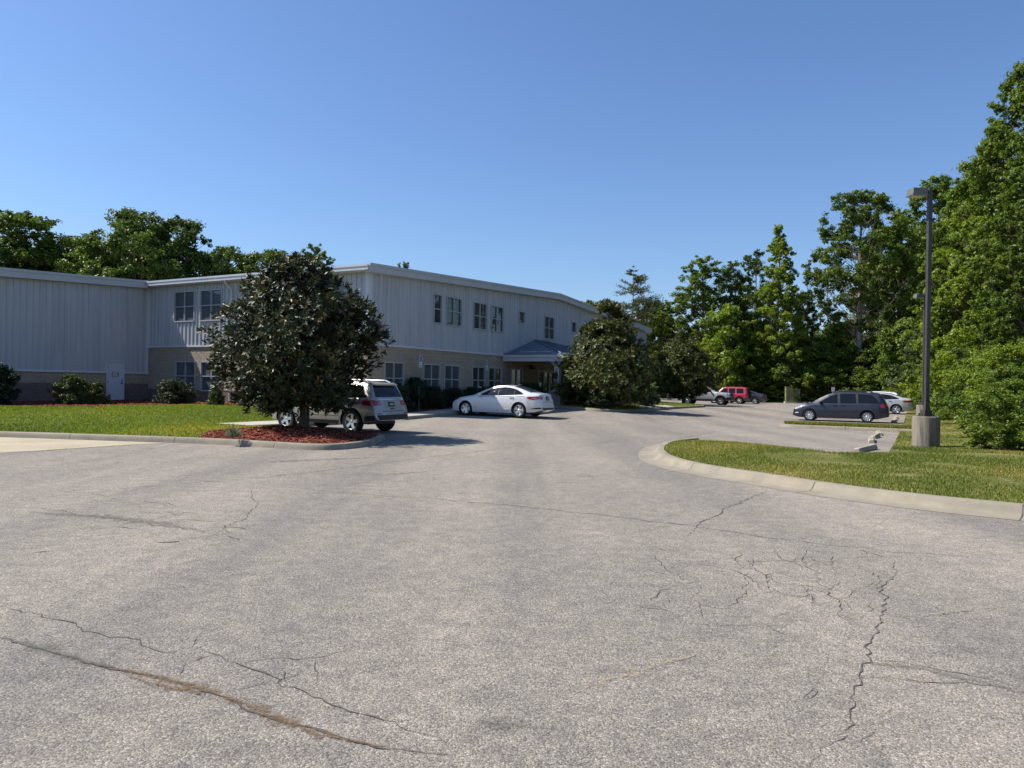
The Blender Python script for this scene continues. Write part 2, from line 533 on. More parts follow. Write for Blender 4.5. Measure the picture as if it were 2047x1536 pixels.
def inside(P, poly):
    x, y = P[:, 0], P[:, 1]
    c = np.zeros(len(P), bool)
    for i in range(len(poly)):
        x0, y0 = poly[i - 1][:2]; x1, y1 = poly[i][:2]
        k = ((y0 > y) != (y1 > y))
        with np.errstate(divide='ignore', invalid='ignore'):
            k &= x < (x1 - x0) * (y - y0) / ((y1 - y0) if y1 != y0 else 1e-9) + x0
        c ^= k
    return c


def sheet(name, poly, zf, step, material, **kw):
    poly = [tuple(p[:2]) for p in poly]
    dense = []
    for i in range(len(poly)):
        a, b_ = Vector(poly[i]), Vector(poly[(i + 1) % len(poly)])
        n = max(1, int((b_ - a).length / step))
        dense += [tuple(a.lerp(b_, k / n)) for k in range(n)]
    xs = np.arange(min(p[0] for p in dense) + step * .37, max(p[0] for p in dense), step)
    ys = np.arange(min(p[1] for p in dense) + step * .41, max(p[1] for p in dense), step)
    G = np.stack(np.meshgrid(xs, ys), -1).reshape(-1, 2)
    G = G[inside(G, dense)] if len(G) else G
    vs = [Vector(p) for p in dense] + [Vector(p) for p in G]
    n = len(dense)
    ed = [(i, (i + 1) % n) for i in range(n)]
    v2, e2, f2, *_ = delaunay_2d_cdt(vs, ed, [], 1, 1e-5)
    mb = MB()
    pts = [(p.x, p.y, float(zf(p.x, p.y))) for p in v2]
    fs = [tuple(f) if area2([pts[i] for i in f]) > 0 else tuple(reversed(f)) for f in f2]
    mb.add(pts, fs)
    o = mb.build(name, material, smooth=60, **kw)
    return o


def offset_path(path, d):
    """path moved by d to its left"""
    out = []
    P = [Vector(p[:2]) for p in path]
    for i, p in enumerate(P):
        a = (P[i] - P[i - 1]).normalized() if i else None
        b_ = (P[i + 1] - P[i]).normalized() if i < len(P) - 1 else None
        a = a or b_; b_ = b_ or a
        n = Vector((-(a.y + b_.y), a.x + b_.x)).normalized()
        c = max(.5, n.dot(Vector((-a.y, a.x))))
        out.append(p + n * d / c)
    return out


def smooth_path(path, it=2):
    P = [Vector(p[:2]) for p in path]
    for _ in range(it):
        Q = [P[0]]
        for a, b_ in zip(P[:-1], P[1:]):
            Q += [a.lerp(b_, .25), a.lerp(b_, .75)]
        Q.append(P[-1])
        P = Q
    return P


def sweep(name, path, prof, side, material, **kw):
    rows = [offset_path(path, d * side) for d, z in prof]
    n, k = len(path), len(prof)
    vs, uvs, arc = [], [], 0
    for i in range(n):
        if i: arc += (Vector(path[i][:2]) - Vector(path[i - 1][:2])).length
        acc = 0
        for j, (d, z) in enumerate(prof):
            p = rows[j][i]
            if j: acc += math.hypot(prof[j][0] - prof[j - 1][0], prof[j][1] - prof[j - 1][1])
            vs.append((p.x, p.y, z + float(terr(p.x, p.y)))); uvs.append((arc, acc))
    fs = []
    for i in range(n - 1):
        for j in range(k - 1):
            f = (i * k + j, (i + 1) * k + j, (i + 1) * k + j + 1, i * k + j + 1)
            fs.append(f if side > 0 else f[::-1])
    mb = MB(); mb.add(vs, fs)
    me = mb.mesh(name, material, 35)
    uv = me.uv_layers.new(name='UVMap')
    for l in me.loops: uv.data[l.index].uv = uvs[l.vertex_index]
    return link(name, me, **kw)


GUT = [(0, .004), (.34, .012), (.4, .05), (.44, .125), (.46, .142), (.48, .15), (.62, .15), (.64, .1)]
KRB = [(0, .002), (.02, .06), (.04, .12), (.06, .138), (.08, .143), (.2, .143), (.22, .08)]


def P2(*pxs): return [gh(*p) for p in pxs]


# asphalt lot and the ground below everything
g = MB(); g.box(-700, 700, -60, 1400, -1.0, -.4); g.build('ground', M['ground'], kind='structure')
sheet('parking_lot', [(-70, -12), (60, -12), (75, 60), (75, 100), (20, 118), (-70, 118)], lambda x, y: terr(x, y), 1.7, M['asphalt'], kind='structure')

# --- grass island on the right
ISL = [(14, 4.2), (9.2, 7.3)] + P2((2047, 1042.5), (1834, 1020), (1639, 994), (1484, 966.5), (1386, 951), (1308, 933.5), (1279, 920), (1273, 908), (1285, 896), (1315, 887), (1400, 880.5)) + [Vector((8.4, 18.0))]
ISL = smooth_path(ISL, 2)
sweep('kerb', ISL, GUT, -1, M['kerb'], kind='structure')
isl_in = offset_path(ISL, -.63)
gend = fromqt(.55, 92)
gedge = [fromqt(.55, t) for t in (20.2, 30, 40, 50, 60, 70, 80, 91)]
fk = [fromqt(q, 91) for q in (4, 8, 12, 16, 20, 26, 34)]
right_poly = isl_in + [Vector(p) for p in gedge] + [Vector(p) for p in fk] + [Vector((16, 118)), Vector((90, 118)), Vector((90, -8)), Vector((14.5, -8))]
isl_seg = np.array([[p[0], p[1]] for p in isl_in])


def dist_path(x, y, path):
    d = 1e9
    for a, b_ in zip(path[:-1], path[1:]):
        ab = (b_[0] - a[0], b_[1] - a[1]); l2 = ab[0] ** 2 + ab[1] ** 2 + 1e-9
        k = min(1, max(0, ((x - a[0]) * ab[0] + (y - a[1]) * ab[1]) / l2))
        d = min(d, math.hypot(x - a[0] - k * ab[0], y - a[1] - k * ab[1]))
    return d


RB = [tuple(p[:2]) for p in isl_in] + [tuple(p) for p in gedge] + [tuple(p) for p in fk]


def right_z(x, y):
    d = dist_path(x, y, RB)
    q, t = qt(x, y)
    base = .135 if t < 20.5 else .03 + .1 * (1 - S(t, 20.5, 24))
    return terr(x, y) + base + .06 * S(d, 0, 3) + .03 * math.sin(x * .9 + 1) * math.sin(y * .7) * S(d, .2, 1.5)


sheet('grass_verge', right_poly, right_z, 1.1, M['dry_lawn'], kind='structure')
farkerb = [fromqt(q, 91) for q in (1, 4, 8, 12, 16, 20, 26, 34)]
sweep('kerb', farkerb, KRB, -1, M['kerb'], kind='structure')

# --- narrow planted strip in front of the minivan
tq0 = 35.4
strip_a = [fromqt(q, t) for q, t in ((.9, tq0), (2.5, tq0), (4.6, tq0), (5.3, tq0 + .2), (5.65, tq0 + 1.1), (5.3, tq0 + 1.9), (4.6, tq0 + 2.1), (.9, tq0 + 2.1))]
strip = smooth_path([fromqt(-.4, tq0)] + strip_a + [fromqt(-.4, tq0 + 2.1)], 1)
sweep('kerb', strip, [(-.1, .004)] + KRB, 1 if area2([tuple(p) for p in strip]) > 0 else -1, M['kerb'], kind='structure')
sgn = 1 if area2([tuple(p) for p in strip]) > 0 else -1
strip_in = offset_path(strip, .21 * sgn)
sheet('grass_strip', strip_in, lambda x, y: terr(x, y) + .15, .5, M['dry_lawn'], kind='structure')

# --- lawn, kerb and mulched island on the left
LK = [Vector((-60, 26)), Vector((-40, 23.2)), Vector((-25, 21.0))] + P2((0, 873.8), (208, 881), (420, 888), (535, 895.5), (638, 901.5), (700, 898.5), (748, 891), (768, 882))
LK = LK + [Vector((-3.62, 21.35)), Vector((-4.3, 21.95)), Vector((-6.1, 22.95)), Vector(fromqt(19.2, 17.35))]
LK = smooth_path(LK, 2)
sweep('kerb', LK, KRB, 1, M['kerb'], kind='structure')
lk_in = [tuple(p) for p in offset_path(LK, .21)]
lawn_poly = lk_in + [fromqt(20.9, 17.2), fromqt(20.9, 26), fromqt(23, 28)] + [(-9, 40), (-20, 47), (-60, 50)]
lkd = [tuple(p) for p in LK[::2]] + [tuple(LK[-1])]


def lawn_z(x, y):
    q, t = qt(x, y)
    d = dist_path(x, y, lkd)
    return terr(x, y) * .3 + .135 + .27 * S(q, 19.5, 27) * S(d, 0, 6) + .05 * S(d, .1, 1.6) * (1 - S(q, 18.5, 19.4))


sheet('lawn', lawn_poly, lawn_z, .9, M['lawn'], kind='structure')
i0 = min(range(len(lk_in)), key=lambda i: (lk_in[i][0] + 7.75) ** 2 + (lk_in[i][1] - 18.9) ** 2)
bed = lk_in[i0:-2] + [(-7.7, 23.5), (-7.9, 22.2), (-8.4, 20.6)]
bedc = [p for p in bed]


def bed_z(x, y):
    d = dist_path(x, y, bedc + [bedc[0]])
    return lawn_z(x, y) + .012 + .14 * S(d, .05, 1.6)


sheet('mulch_bed', bed, bed_z, .3, M['mulch'], kind='structure')

# building corner
O = Vector((-20.5, 41.7))
SW = 15.75                   # length of the eave wall
GL = 40.0                    # length of the gable wall
WG = 17.0                    # length of the wing's wall towards the camera


def B(s, t): return (O.x + s * V.x + t * U.x, O.y + s * V.y + t * U.y)


wallbed = [B(-.5, -12.5), B(2.6, -12.2), B(4.2, -10.6), B(6.4, -9.8), B(8.0, -7.8), B(6.6, -6.4), B(7.4, -5.4), B(7.7, -4.2), B(7.4, -3.0), B(6.6, -2.2), B(7.5, -1.8), B(9, -1.7), B(12.5, -1.6), B(12.5, .4), B(-.5, .4)]
sheet('mulch_bed', wallbed, lambda x, y: lawn_z(x, y) + .02, .7, M['mulch'], kind='structure')

# --- sidewalk along the front of the gable wall
walk_poly = [fromqt(19.36, 17.3), fromqt(20.9, 17.3), fromqt(20.9, 30), fromqt(23, 30.3), fromqt(23, 56), fromqt(19.36, 56)][::-1]
walk_poly = [fromqt(19.36, 17.3), fromqt(19.36, 56), fromqt(23.0, 56), fromqt(23.0, 30.3), fromqt(20.9, 30), fromqt(20.9, 17.3)]
sheet('sidewalk', walk_poly, lambda x, y: terr(x, y) + .145, 1.2, M['walk'], kind='structure')
sweep('kerb', [fromqt(19.18, t) for t in (17.2, 20, 23, 26, 29, 32, 35, 38, 41)], [(0, .002), (.01, .13), (.03, .146), (.17, .146), (.19, .1)], 1, M['kerb'], kind='structure')
bedwall = [fromqt(20.92, 27.2), fromqt(20.92, 40.2), fromqt(22.4, 40.2), fromqt(22.4, 27.2)]
sheet('mulch_bed', bedwall, lambda x, y: terr(x, y) + .165, .8, M['mulch'], kind='structure')

# --- planted island at the entrance
e0 = gh(1150, 820.5); e1 = gh(1172, 821.5); e2 = gh(1203, 823.5); e3 = gh(1247, 825); e4 = gh(1320, 821)
e5 = gh(1400, 815.5); e6 = gh(1412, 813.5); e7 = gh(1395, 811.5)
EI = smooth_path([fromqt(19.0, 39.6), e1, e2, e3, e4, e5, e6, e7, fromqt(18.6, 57), fromqt(22.5, 57)], 2)
sg = 1 if area2([tuple(p) for p in EI] + [fromqt(22.5, 39.6)]) > 0 else -1
sweep('kerb', EI, KRB, sg, M['kerb'], kind='structure')
ei_in = [tuple(p) for p in offset_path(EI, .21 * sg)]
eiz = lambda x, y: terr(x, y) + .14 + .12 * S(dist_path(x, y, ei_in), 0, 2)
sheet('entrance_lawn', ei_in + [fromqt(22.0, 41.5), fromqt(19.4, 39.8)], eiz, .8, M['lawn'], kind='structure')
mb1 = [fromqt(18.9, 39.7), gh(1172, 818), gh(1215, 818), gh(1262, 816), fromqt(16.5, 50), fromqt(20, 50), fromqt(19.6, 41)]
sheet('mulch_bed', mb1, lambda x, y: eiz(x, y) + .03, .8, M['mulch'], kind='structure')
pathp = [gh(1268, 818.5), gh(1330, 816), gh(1352, 817.6), gh(1300, 820.5)]
sheet('path', pathp, lambda x, y: eiz(x, y) + .02, .6, M['walk'], kind='structure')

# --- concrete apron at the far left
ap = [gh(-300, 868), gh(-20, 873.8), gh(208, 881.6), gh(335, 886), gh(250, 890), gh(120, 899), gh(0, 906), gh(-300, 925)]
sheet('concrete_apron', ap, lambda x, y: terr(x, y) + .005, 1.0, M['apron'], kind='structure')


# ------------------------------------------------------------------ cracks and stains in the asphalt
def ribbon(mb, pxs, w, jit=.014, step=.05, lift=.004, taper=True, world=False, uvs=None, zf=None):
    P = [Vector(p[:2]) if world else gh(*p).to_2d() for p in pxs]
    Q = []
    for a, b_ in zip(P[:-1], P[1:]):
        n = max(1, int((b_ - a).length / step))
        Q += [a.lerp(b_, k / n) for k in range(n)]
    Q.append(P[-1])
    off = 0
    for i in range(1, len(Q) - 1):
        off = off * .88 + random.gauss(0, jit)
        d = (Q[i + 1] - Q[i - 1]).normalized()
        Q[i] = Q[i] + Vector((-d.y, d.x)) * off
    L_ = offset_path(Q, 1.0)
    vs = []; arc = 0
    for i, q in enumerate(Q):
        n = (L_[i] - q).normalized()
        ww = w * random.choice((.55, .8, 1, 1.25, 1.9)) * .5
        if taper: ww *= min(1, .25 + 3 * min(i, len(Q) - 1 - i) / len(Q))
        if i: arc += (q - Q[i - 1]).length
        for sd in (-1, 0, 1):
            p = q + n * ww * sd
            vs.append((p.x, p.y, float((zf or terr)(p.x, p.y)) + lift)); 
            if uvs is not None: uvs.append((arc, sd))
    fs = []
    for i in range(len(Q) - 1):
        a = i * 3
        fs += [(a + 0, a + 3, a + 4, a + 1)[::-1], (a + 1, a + 4, a + 5, a + 2)[::-1]]
    mb.add(vs, fs)


ck = MB()
seams = [
    ([(0, 1005), (160, 987), (320, 970), (500, 957), (650, 942), (850, 915), (1020, 895), (1110, 880)], .03),
    ([(1315, 889), (1350, 880), (1400, 869), (1430, 863), (1497, 851)], .045),
    ([(500, 966), (650, 982), (830, 996), (1024, 1012), (1230, 1035), (1385, 1052), (1540, 1075), (1700, 1095), (2047, 1125)], .022),
    ([(1380, 1068), (1400, 1050), (1440, 1025), (1470, 1008), (1500, 995), (1530, 981)], .025),
    ([(0, 1012), (120, 1022), (200, 1035), (300, 1050), (420, 1066), (480, 1080)], .014),
    ([(0, 1213), (60, 1225), (130, 1242), (200, 1262), (290, 1288), (345, 1302), (385, 1294), (400, 1268)], .016),
    ([(0, 1275), (100, 1305), (200, 1330), (350, 1365), (450, 1395), (550, 1435), (650, 1470), (780, 1495), (900, 1510)], .03),
    ([(400, 1292), (445, 1307), (480, 1330), (540, 1362), (620, 1395), (720, 1425), (800, 1452), (860, 1470), (890, 1485)], .014),
    ([(350, 1355), (370, 1330), (440, 1310)], .01),
    ([(440, 1385), (560, 1370), (600, 1345)], .01), ([(460, 1330), (550, 1322), (640, 1315), (720, 1298)], .009),
    ([(570, 1365), (575, 1345), (560, 1335)], .008), ([(635, 1375), (640, 1345), (630, 1320)], .008),
    ([(1786, 1120), (1785, 1150), (1775, 1190), (1765, 1245), (1740, 1290), (1725, 1320), (1708, 1345), (1706, 1380), (1708, 1430), (1715, 1450), (1690, 1480), (1650, 1500), (1645, 1520), (1622, 1540)], .015),
    ([(1740, 1320), (1800, 1325), (1900, 1345), (2047, 1375)], .012), ([(1715, 1355), (1800, 1360), (1950, 1375), (2047, 1388)], .012),
    ([(1630, 1375), (1610, 1400), (1640, 1365)], .009), ([(1690, 1485), (1760, 1470), (1800, 1475)], .007),
    ([(1270, 1108), (1310, 1112), (1318, 1130), (1340, 1145)], .014), ([(1370, 1125), (1390, 1129), (1460, 1140), (1500, 1152), (1530, 1175)], .014),
    ([(1480, 1110), (1500, 1130), (1560, 1165), (1640, 1175), (1690, 1200), (1690, 1230), (1715, 1248)], .013),
    ([(1540, 1095), (1560, 1118), (1610, 1135), (1660, 1125)], .012), ([(1620, 1095), (1612, 1130), (1630, 1160), (1680, 1185)], .011),
    ([(1490, 1125), (1560, 1120), (1640, 1128)], .01), ([(1520, 1170), (1580, 1190), (1650, 1195)], .01), ([(1780, 1118), (1740, 1108), (1700, 1096)], .012),
    ([(310, 1084), (360, 1082)], .05), ([(450, 1072), (475, 1080)], .03), ([(70, 1105), (110, 1103)], .03),
    ([(700, 947), (760, 949), (830, 945), (890, 941)], .03), ([(130, 925), (250, 912), (420, 898)], .02), ([(0, 952), (150, 940), (400, 918), (560, 908)], .02),
    ([(1150, 930), (1230, 940), (1290, 960)], .012), ([(880, 872), (1000, 868), (1120, 862)], .02),
    ([(1100, 905), (1230, 880), (1330, 866)], .02),
]
for pxs, w in seams: ribbon(ck, pxs, w * .48, jit=.01 if pxs[0] == (0, 1275) else .016)
arc = [(495, 972), (508, 990), (512, 1005), (505, 1020), (488, 1035), (462, 1050), (430, 1066), (395, 1082)]
ribbon(ck, arc, .006, jit=.012)
rnd = random.Random(3)
for _ in range(60):
    x, y = rnd.uniform(1280, 1760), rnd.gauss(1160, 45)
    if not 1085 < y < 1270: continue
    pts = [(x, y)]
    a = rnd.uniform(0, 6.28)
    for k in range(rnd.randint(2, 4)):
        a += rnd.uniform(-.9, .9)
        x += math.cos(a) * rnd.uniform(15, 34); y += math.sin(a) * rnd.uniform(6, 15); pts.append((x, y))
    ribbon(ck, pts, rnd.uniform(.0025, .005), jit=.016, step=.05)
for _ in range(26):
    x, y = rnd.uniform(180, 470), rnd.gauss(1030, 30)
    pts = [(x, y)]
    a = rnd.uniform(-.5, .5) + rnd.choice((0, 3.1))
    for k in range(3):
        a += rnd.uniform(-.6, .6)
        x += math.cos(a) * rnd.uniform(15, 40); y += math.sin(a) * rnd.uniform(4, 10); pts.append((x, y))
    ribbon(ck, pts, rnd.uniform(.004, .009), jit=.02, step=.1)
ck.build('asphalt_cracks', M['crack'], kind='structure')


def stain(name, bands, material):
    mb = MB(); uvs = []
    for k, (pxs, w) in enumerate(bands): ribbon(mb, pxs, w, jit=.006, step=.07, lift=.007 + .0013 * k, uvs=uvs)
    me = mb.mesh(name, material)
    uv = me.uv_layers.new(name='UVMap')
    for l in me.loops: uv.data[l.index].uv = uvs[l.vertex_index]
    return link(name, me, kind='structure')


stain('rust_stain', [([(180, 1325), (350, 1366), (450, 1396), (550, 1436), (650, 1471), (790, 1497)], .17), ([(250, 1350), (330, 1372), (400, 1390)], .12)], M['rust'])
stain('sand_stain', [([(1150, 1388), (1180, 1370), (1260, 1345), (1340, 1325), (1390, 1310)], .3), ([(1405, 1296), (1440, 1297)], .12), ([(1455, 1303), (1478, 1305)], .1),
                     ([(1300, 1354), (1345, 1352)], .12), ([(1420, 1355), (1455, 1353)], .12), ([(1490, 1350), (1560, 1347)], .12), ([(1840, 1232), (1900, 1226), (1990, 1214)], .3),
                     ([(40, 905), (150, 897), (300, 888)], .5)], M['sand'])
stain('tar_stain', [([(1720, 1325), (1830, 1335), (1940, 1362), (2060, 1390)], .3), ([(0, 1275), (120, 1308), (230, 1335)], .3), ([(60, 1025), (220, 1035), (400, 1060)], .7),
                    ([(960, 1440), (1010, 1455), (1060, 1450)], .3), ([(520, 925), (640, 920), (760, 915)], .7)], M['tar'])


# ------------------------------------------------------------------ office building
Z_EAVE, SLOPE, Z_SID, Z_WSID = 6.78, .047, 3.41, 1.93


def roof_z(t): return Z_EAVE + SLOPE * (20 - abs(20 - t))


def cells(holes, a0, a1, z0, z1):
    xs = sorted({a0, a1, *[min(max(h[k], a0), a1) for h in holes for k in (0, 1)]})
    zs = sorted({z0, z1, *[min(max(h[k], z0), z1) for h in holes for k in (2, 3)]})
    for xa, xb in zip(xs[:-1], xs[1:]):
        for za, zb in zip(zs[:-1], zs[1:]):
            xm, zm = (xa + xb) / 2, (za + zb) / 2
            if xb - xa < 1e-4 or zb - za < 1e-4: continue
            if any(h[0] < xm < h[1] and h[2] < zm < h[3] for h in holes): continue
            yield xa, xb, za, zb


def wall_panel(mb, uvs, P0, d, nrm, a0, a1, z0, ztop, holes, off=0.0, rev=0.12):
    """flat wall with openings; ztop may slope: the top course is cut to it"""
    zflat = min(ztop(a0), ztop(a1)) - .02
    def p(a, z, b=0): return (P0[0] + d[0] * a + nrm[0] * (off + b), P0[1] + d[1] * a + nrm[1] * (off + b), z)
    flip = d[0] * nrm[1] - d[1] * nrm[0] > 0
    def quad(vs, uv):
        if flip: vs, uv = vs[::-1], uv[::-1]
        mb.add(vs, [tuple(range(len(vs)))]); uvs.append(uv)
    for xa, xb, za, zb in cells(holes, a0, a1, z0, zflat):
        quad([p(xa, za), p(xb, za), p(xb, zb), p(xa, zb)], [(xa, za), (xb, za), (xb, zb), (xa, zb)])
    n = max(1, int((a1 - a0) / 4))
    brk = sorted({*(a0 + (a1 - a0) * k / n for k in range(n + 1)), *( [20.0] if a0 < 20 < a1 else [])})
    for xa, xb in zip(brk[:-1], brk[1:]):
        quad([p(xa, zflat), p(xb, zflat), p(xb, ztop(xb)), p(xa, ztop(xa))], [(xa, zflat), (xb, zflat), (xb, ztop(xb)), (xa, ztop(xa))])
    for h in holes:   # reveals of the openings
        x0, x1, y0, y1 = h[:4]
        for (A, C) in (((x0, y0), (x1, y0)), ((x1, y0), (x1, y1)), ((x1, y1), (x0, y1)), ((x0, y1), (x0, y0))):
            quad([p(*A), p(*A, -rev), p(*C, -rev), p(*C)], [A, A, C, C])


def uv_mesh(mb, uvs, name, material, parent, **kw):
    me = mb.mesh(name, material)
    uv = me.uv_layers.new(name='UVMap')
    i = 0
    flat = [c for f in uvs for c in f]
    for l in range(len(me.loops)): uv.data[l].uv = flat[l]
    return link(name, me, parent, **kw)


bld = empty('office_building', (O.x, O.y, 0), label='two storey white metal sided office building with tan block base and low pitched roof', cat='building')
bld_inv = Matrix.Translation((-O.x, -O.y, 0))


def bpart(o):
    """geometry is modelled in world space: hand it to the building's own space"""
    o.data.transform(bld_inv)
    return o


C0 = B(SW, 0)                                # outer corner
PG = (C0[0], C0[1])
NG = (V.x, V.y)                              # gable wall faces the lot
NE = (-U.x, -U.y)                            # eave wall faces the lawn
PE = B(0, 0)
DU, DV = (U.x, U.y), (V.x, V.y)


def wx(px, py, P0, d): return on_wall(px, py, P0, d)[0]


# windows of the gable wall
gz1 = on_wall(892, 593.5, PG, DU)[1]; gz0 = on_wall(920, 652.9, PG, DU)[1]
up_g = [(866, 880.8), (891.2, 920.4), (945.6, 971.1), (980.3, 1004.5), (1087.9, 1106.4), (1172.3, 1187.5), (1192.5, 1206)]
gw = []
for k, (xa, xb) in enumerate(up_g): gw.append((wx(xa, 620, PG, DU), wx(xb, 640, PG, DU), gz0, gz1, 1 if k == 0 else 2, 2, 'pane_dark'))
sz1 = on_wall(1036, 623, PG, DU)[1]; sz0 = on_wall(1047, 647.7, PG, DU)[1]
for xa, xb in ((1036.2, 1047), (1142.3, 1150.3)): gw.append((wx(xa, 635, PG, DU), wx(xb, 635, PG, DU), sz0, sz1, 1, 1, 'pane_dark'))
lz1 = on_wall(768.2, 724.6, PG, DU)[1]; lz0 = on_wall(918, 786.5, PG, DU)[1]
for k, (xa, xb) in enumerate(((768.2, 805.5), (846.2, 878), (888.2, 918), (943.9, 968.5), (976, 1001.5), (1022, 1044))):
    gw.append((wx(xa, 755, PG, DU), wx(xb, 755, PG, DU), lz0, lz1, 2, 2, 'pane_white' if k < 3 else 'pane_dark'))
dr = (wx(1073.5, 770, PG, DU), wx(1117, 770, PG, DU), .3, on_wall(1075, 741, PG, DU)[1])
# windows of the eave wall
ez1 = on_wall(351, 585.6, PE, DV)[1]; ez0 = on_wall(350, 643.6, PE, DV)[1]
fz1 = on_wall(403, 724, PE, DV)[1]; fz0 = on_wall(403, 780.7, PE, DV)[1]
ew = []
for xa, xb in ((350.5, 390), (402.5, 444.3), (486, 527), (646, 689.7)): ew.append((wx(xa, 610, PE, DV), wx(xb, 610, PE, DV), ez0, ez1, 2, 2, 'pane_blue'))
for xa, xb in ((351, 390), (402.5, 443), (486, 527), (646, 689)): ew.append((wx(xa, 750, PE, DV), wx(xb, 750, PE, DV), fz0, fz1, 2, 2, 'pane_blue'))
# door in the wing's wall (its axis runs back towards the camera: negative t)
dx1, dzz = on_wall(247.5, 760, PE, DU)
dx0, _ = on_wall(211.5, 760, PE, DU)
dztop = on_wall(230, 722.5, PE, DU)[1]
wd = (dx0, dx1, .3, dztop)


def place_wall(P0, d, nrm, a0, a1, zs, ztop, wins, extra=()):
    """metal siding above zs, split-face block below"""
    holes_up = [w[:4] for w in wins if w[2] > zs] + [h for h in extra if h[3] > zs]
    holes_lo = [w[:4] for w in wins if w[2] < zs] + list(extra)
    mb, uv = MB(), []
    wall_panel(mb, uv, P0, d, nrm, a0, a1, zs, ztop, holes_up, .03)
    # standing ribs, cut where a window stands
    k = a0 + .08
    while k < a1 - .06:
        cut = sorted([(h[2] - .09, h[3] + .09) for h in holes_up if h[0] - .1 < k + .02 < h[1] + .1])
        z = zs + .05
        for za, zb in cut + [(ztop(k) - .05, 99)]:
            if za - z > .05:
                n0 = len(mb.v)
                def p(a, b, zz): return (P0[0] + d[0] * a + nrm[0] * b, P0[1] + d[1] * a + nrm[1] * b, zz)
                A = [p(k - .03, .03, z), p(k - .012, .075, z), p(k + .012, .075, z), p(k + .03, .03, z)]
                Bq = [p(k - .03, .03, za), p(k - .012, .075, za), p(k + .012, .075, za), p(k + .03, .03, za)]
                fl = d[0] * nrm[1] - d[1] * nrm[0] > 0
                for i in range(3):
                    q = [A[i], A[i + 1], Bq[i + 1], Bq[i]]
                    mb.add(q[::-1] if fl else q, [(0, 1, 2, 3)]); uv.append([(0, 0)] * 4)
            z = max(z, zb)
        k += .305
    bpart(uv_mesh(mb, uv, 'metal_siding', M['siding'], bld))
    band = 1.05 if zs > 3 else 1.33
    mb, uv = MB(), []
    wall_panel(mb, uv, P0, d, nrm, a0, a1, band, lambda a: zs, holes_lo, 0.0, .16)
    bpart(uv_mesh(mb, uv, 'block_wall', M['block'], bld))
    mb, uv = MB(), []
    wall_panel(mb, uv, P0, d, nrm, a0, a1, -.2, lambda a: band, [h for h in holes_lo if h[2] < band], .014, .17)
    bpart(uv_mesh(mb, uv, 'block_base', M['plum_block'], bld))
    mb = MB()                                # drip trim under the siding
    spans, z = [], a0
    for h in sorted([h for h in holes_lo if h[3] > zs]):
        spans.append((z, h[0])); z = h[1]
    spans.append((z, a1))
    for xa, xb in spans: mb.obox(P0, d, nrm, xa, xb, -.02, .072, zs - .06, zs + .045)
    bpart(mb.build('siding_trim', M['trim'], bld))


place_wall(PG, DU, NG, 0, GL, Z_SID, roof_z, gw, [dr])
place_wall(PE, DV, NE, 0, SW, Z_SID, lambda a: Z_EAVE, ew)
place_wall(PE, DU, NG, -WG, 0, Z_WSID, roof_z, [], [wd])
# hidden far sides keep the building whole from other standpoints
mb = MB()
for A, C in ((B(-WG * 0 - 45, -WG), B(0, -WG)), (B(SW, GL), B(-45, GL)), (B(-45, GL), B(-45, -WG))):
    a, c = Vector(A), Vector(C); d = (c - a).normalized()
    mb.obox(A, d, (d.y, -d.x), 0, (c - a).length, -.2, 0, -.2, min(roof_z(-WG), 6.0))
for t, zz in ((GL, roof_z(GL)), (-WG, roof_z(-WG))): mb.obox(B(-45, t), DV, (-U.x, -U.y), 0, 45 + (SW if t > 0 else 0), -.12, -.02, 5.9, zz)
bpart(mb.build('rear_wall', M['siding'], bld))


def window(P0, d, nrm, w, base):
    a0, a1, z0, z1, nx, nz, pm = w
    e = .045
    mb = MB()
    o0, o1 = base - .07, base + .05
    mb.obox(P0, d, nrm, a0 - e, a0 + .02, o0, o1, z0 - e, z1 + e)
    mb.obox(P0, d, nrm, a1 - .02, a1 + e, o0, o1, z0 - e, z1 + e)
    mb.obox(P0, d, nrm, a0 + .02, a1 - .02, o0, o1 - .003, z1 - .02, z1 + e)
    mb.obox(P0, d, nrm, a0 + .02, a1 - .02, o0, o1 + .02, z0 - e, z0 + .025)
    for k in range(1, nx):
        c = a0 + (a1 - a0) * k / nx
        mb.obox(P0, d, nrm, c - .028, c + .028, o0, o1 - .03, z0 + .025, z1 - .02)
    for k in range(1, nz):
        c = z0 + (z1 - z0) * k / nz
        for j in range(nx):
            xa = a0 + (a1 - a0) * j / nx + (.028 if j else .02); xb = a0 + (a1 - a0) * (j + 1) / nx - (.028 if j < nx - 1 else .02)
            mb.obox(P0, d, nrm, xa, xb, o0, o1 - .026, c - .026, c + .026)
    fr = bpart(mb.build('window', M['frame'], bld))
    mb, uv = MB(), []
    b = base - .05
    rr = random.uniform(0, 50)
    p = lambda a, z: (P0[0] + d[0] * a + nrm[0] * b, P0[1] + d[1] * a + nrm[1] * b, z)
    q = [p(a0, z0), p(a1, z0), p(a1, z1), p(a0, z1)]; u = [(a0 + rr, z0), (a1 + rr, z0), (a1 + rr, z1), (a0 + rr, z1)]
    if d[0] * nrm[1] - d[1] * nrm[0] > 0: q, u = q[::-1], u[::-1]
    mb.add(q, [(0, 1, 2, 3)]); uv.append(u)
    bpart(uv_mesh(mb, uv, 'pane', M[pm], fr))


for w in gw: window(PG, DU, NG, w, .03 if w[2] > Z_SID else 0)
for w in ew: window(PE, DV, NE, w, .03 if w[2] > Z_SID else 0)

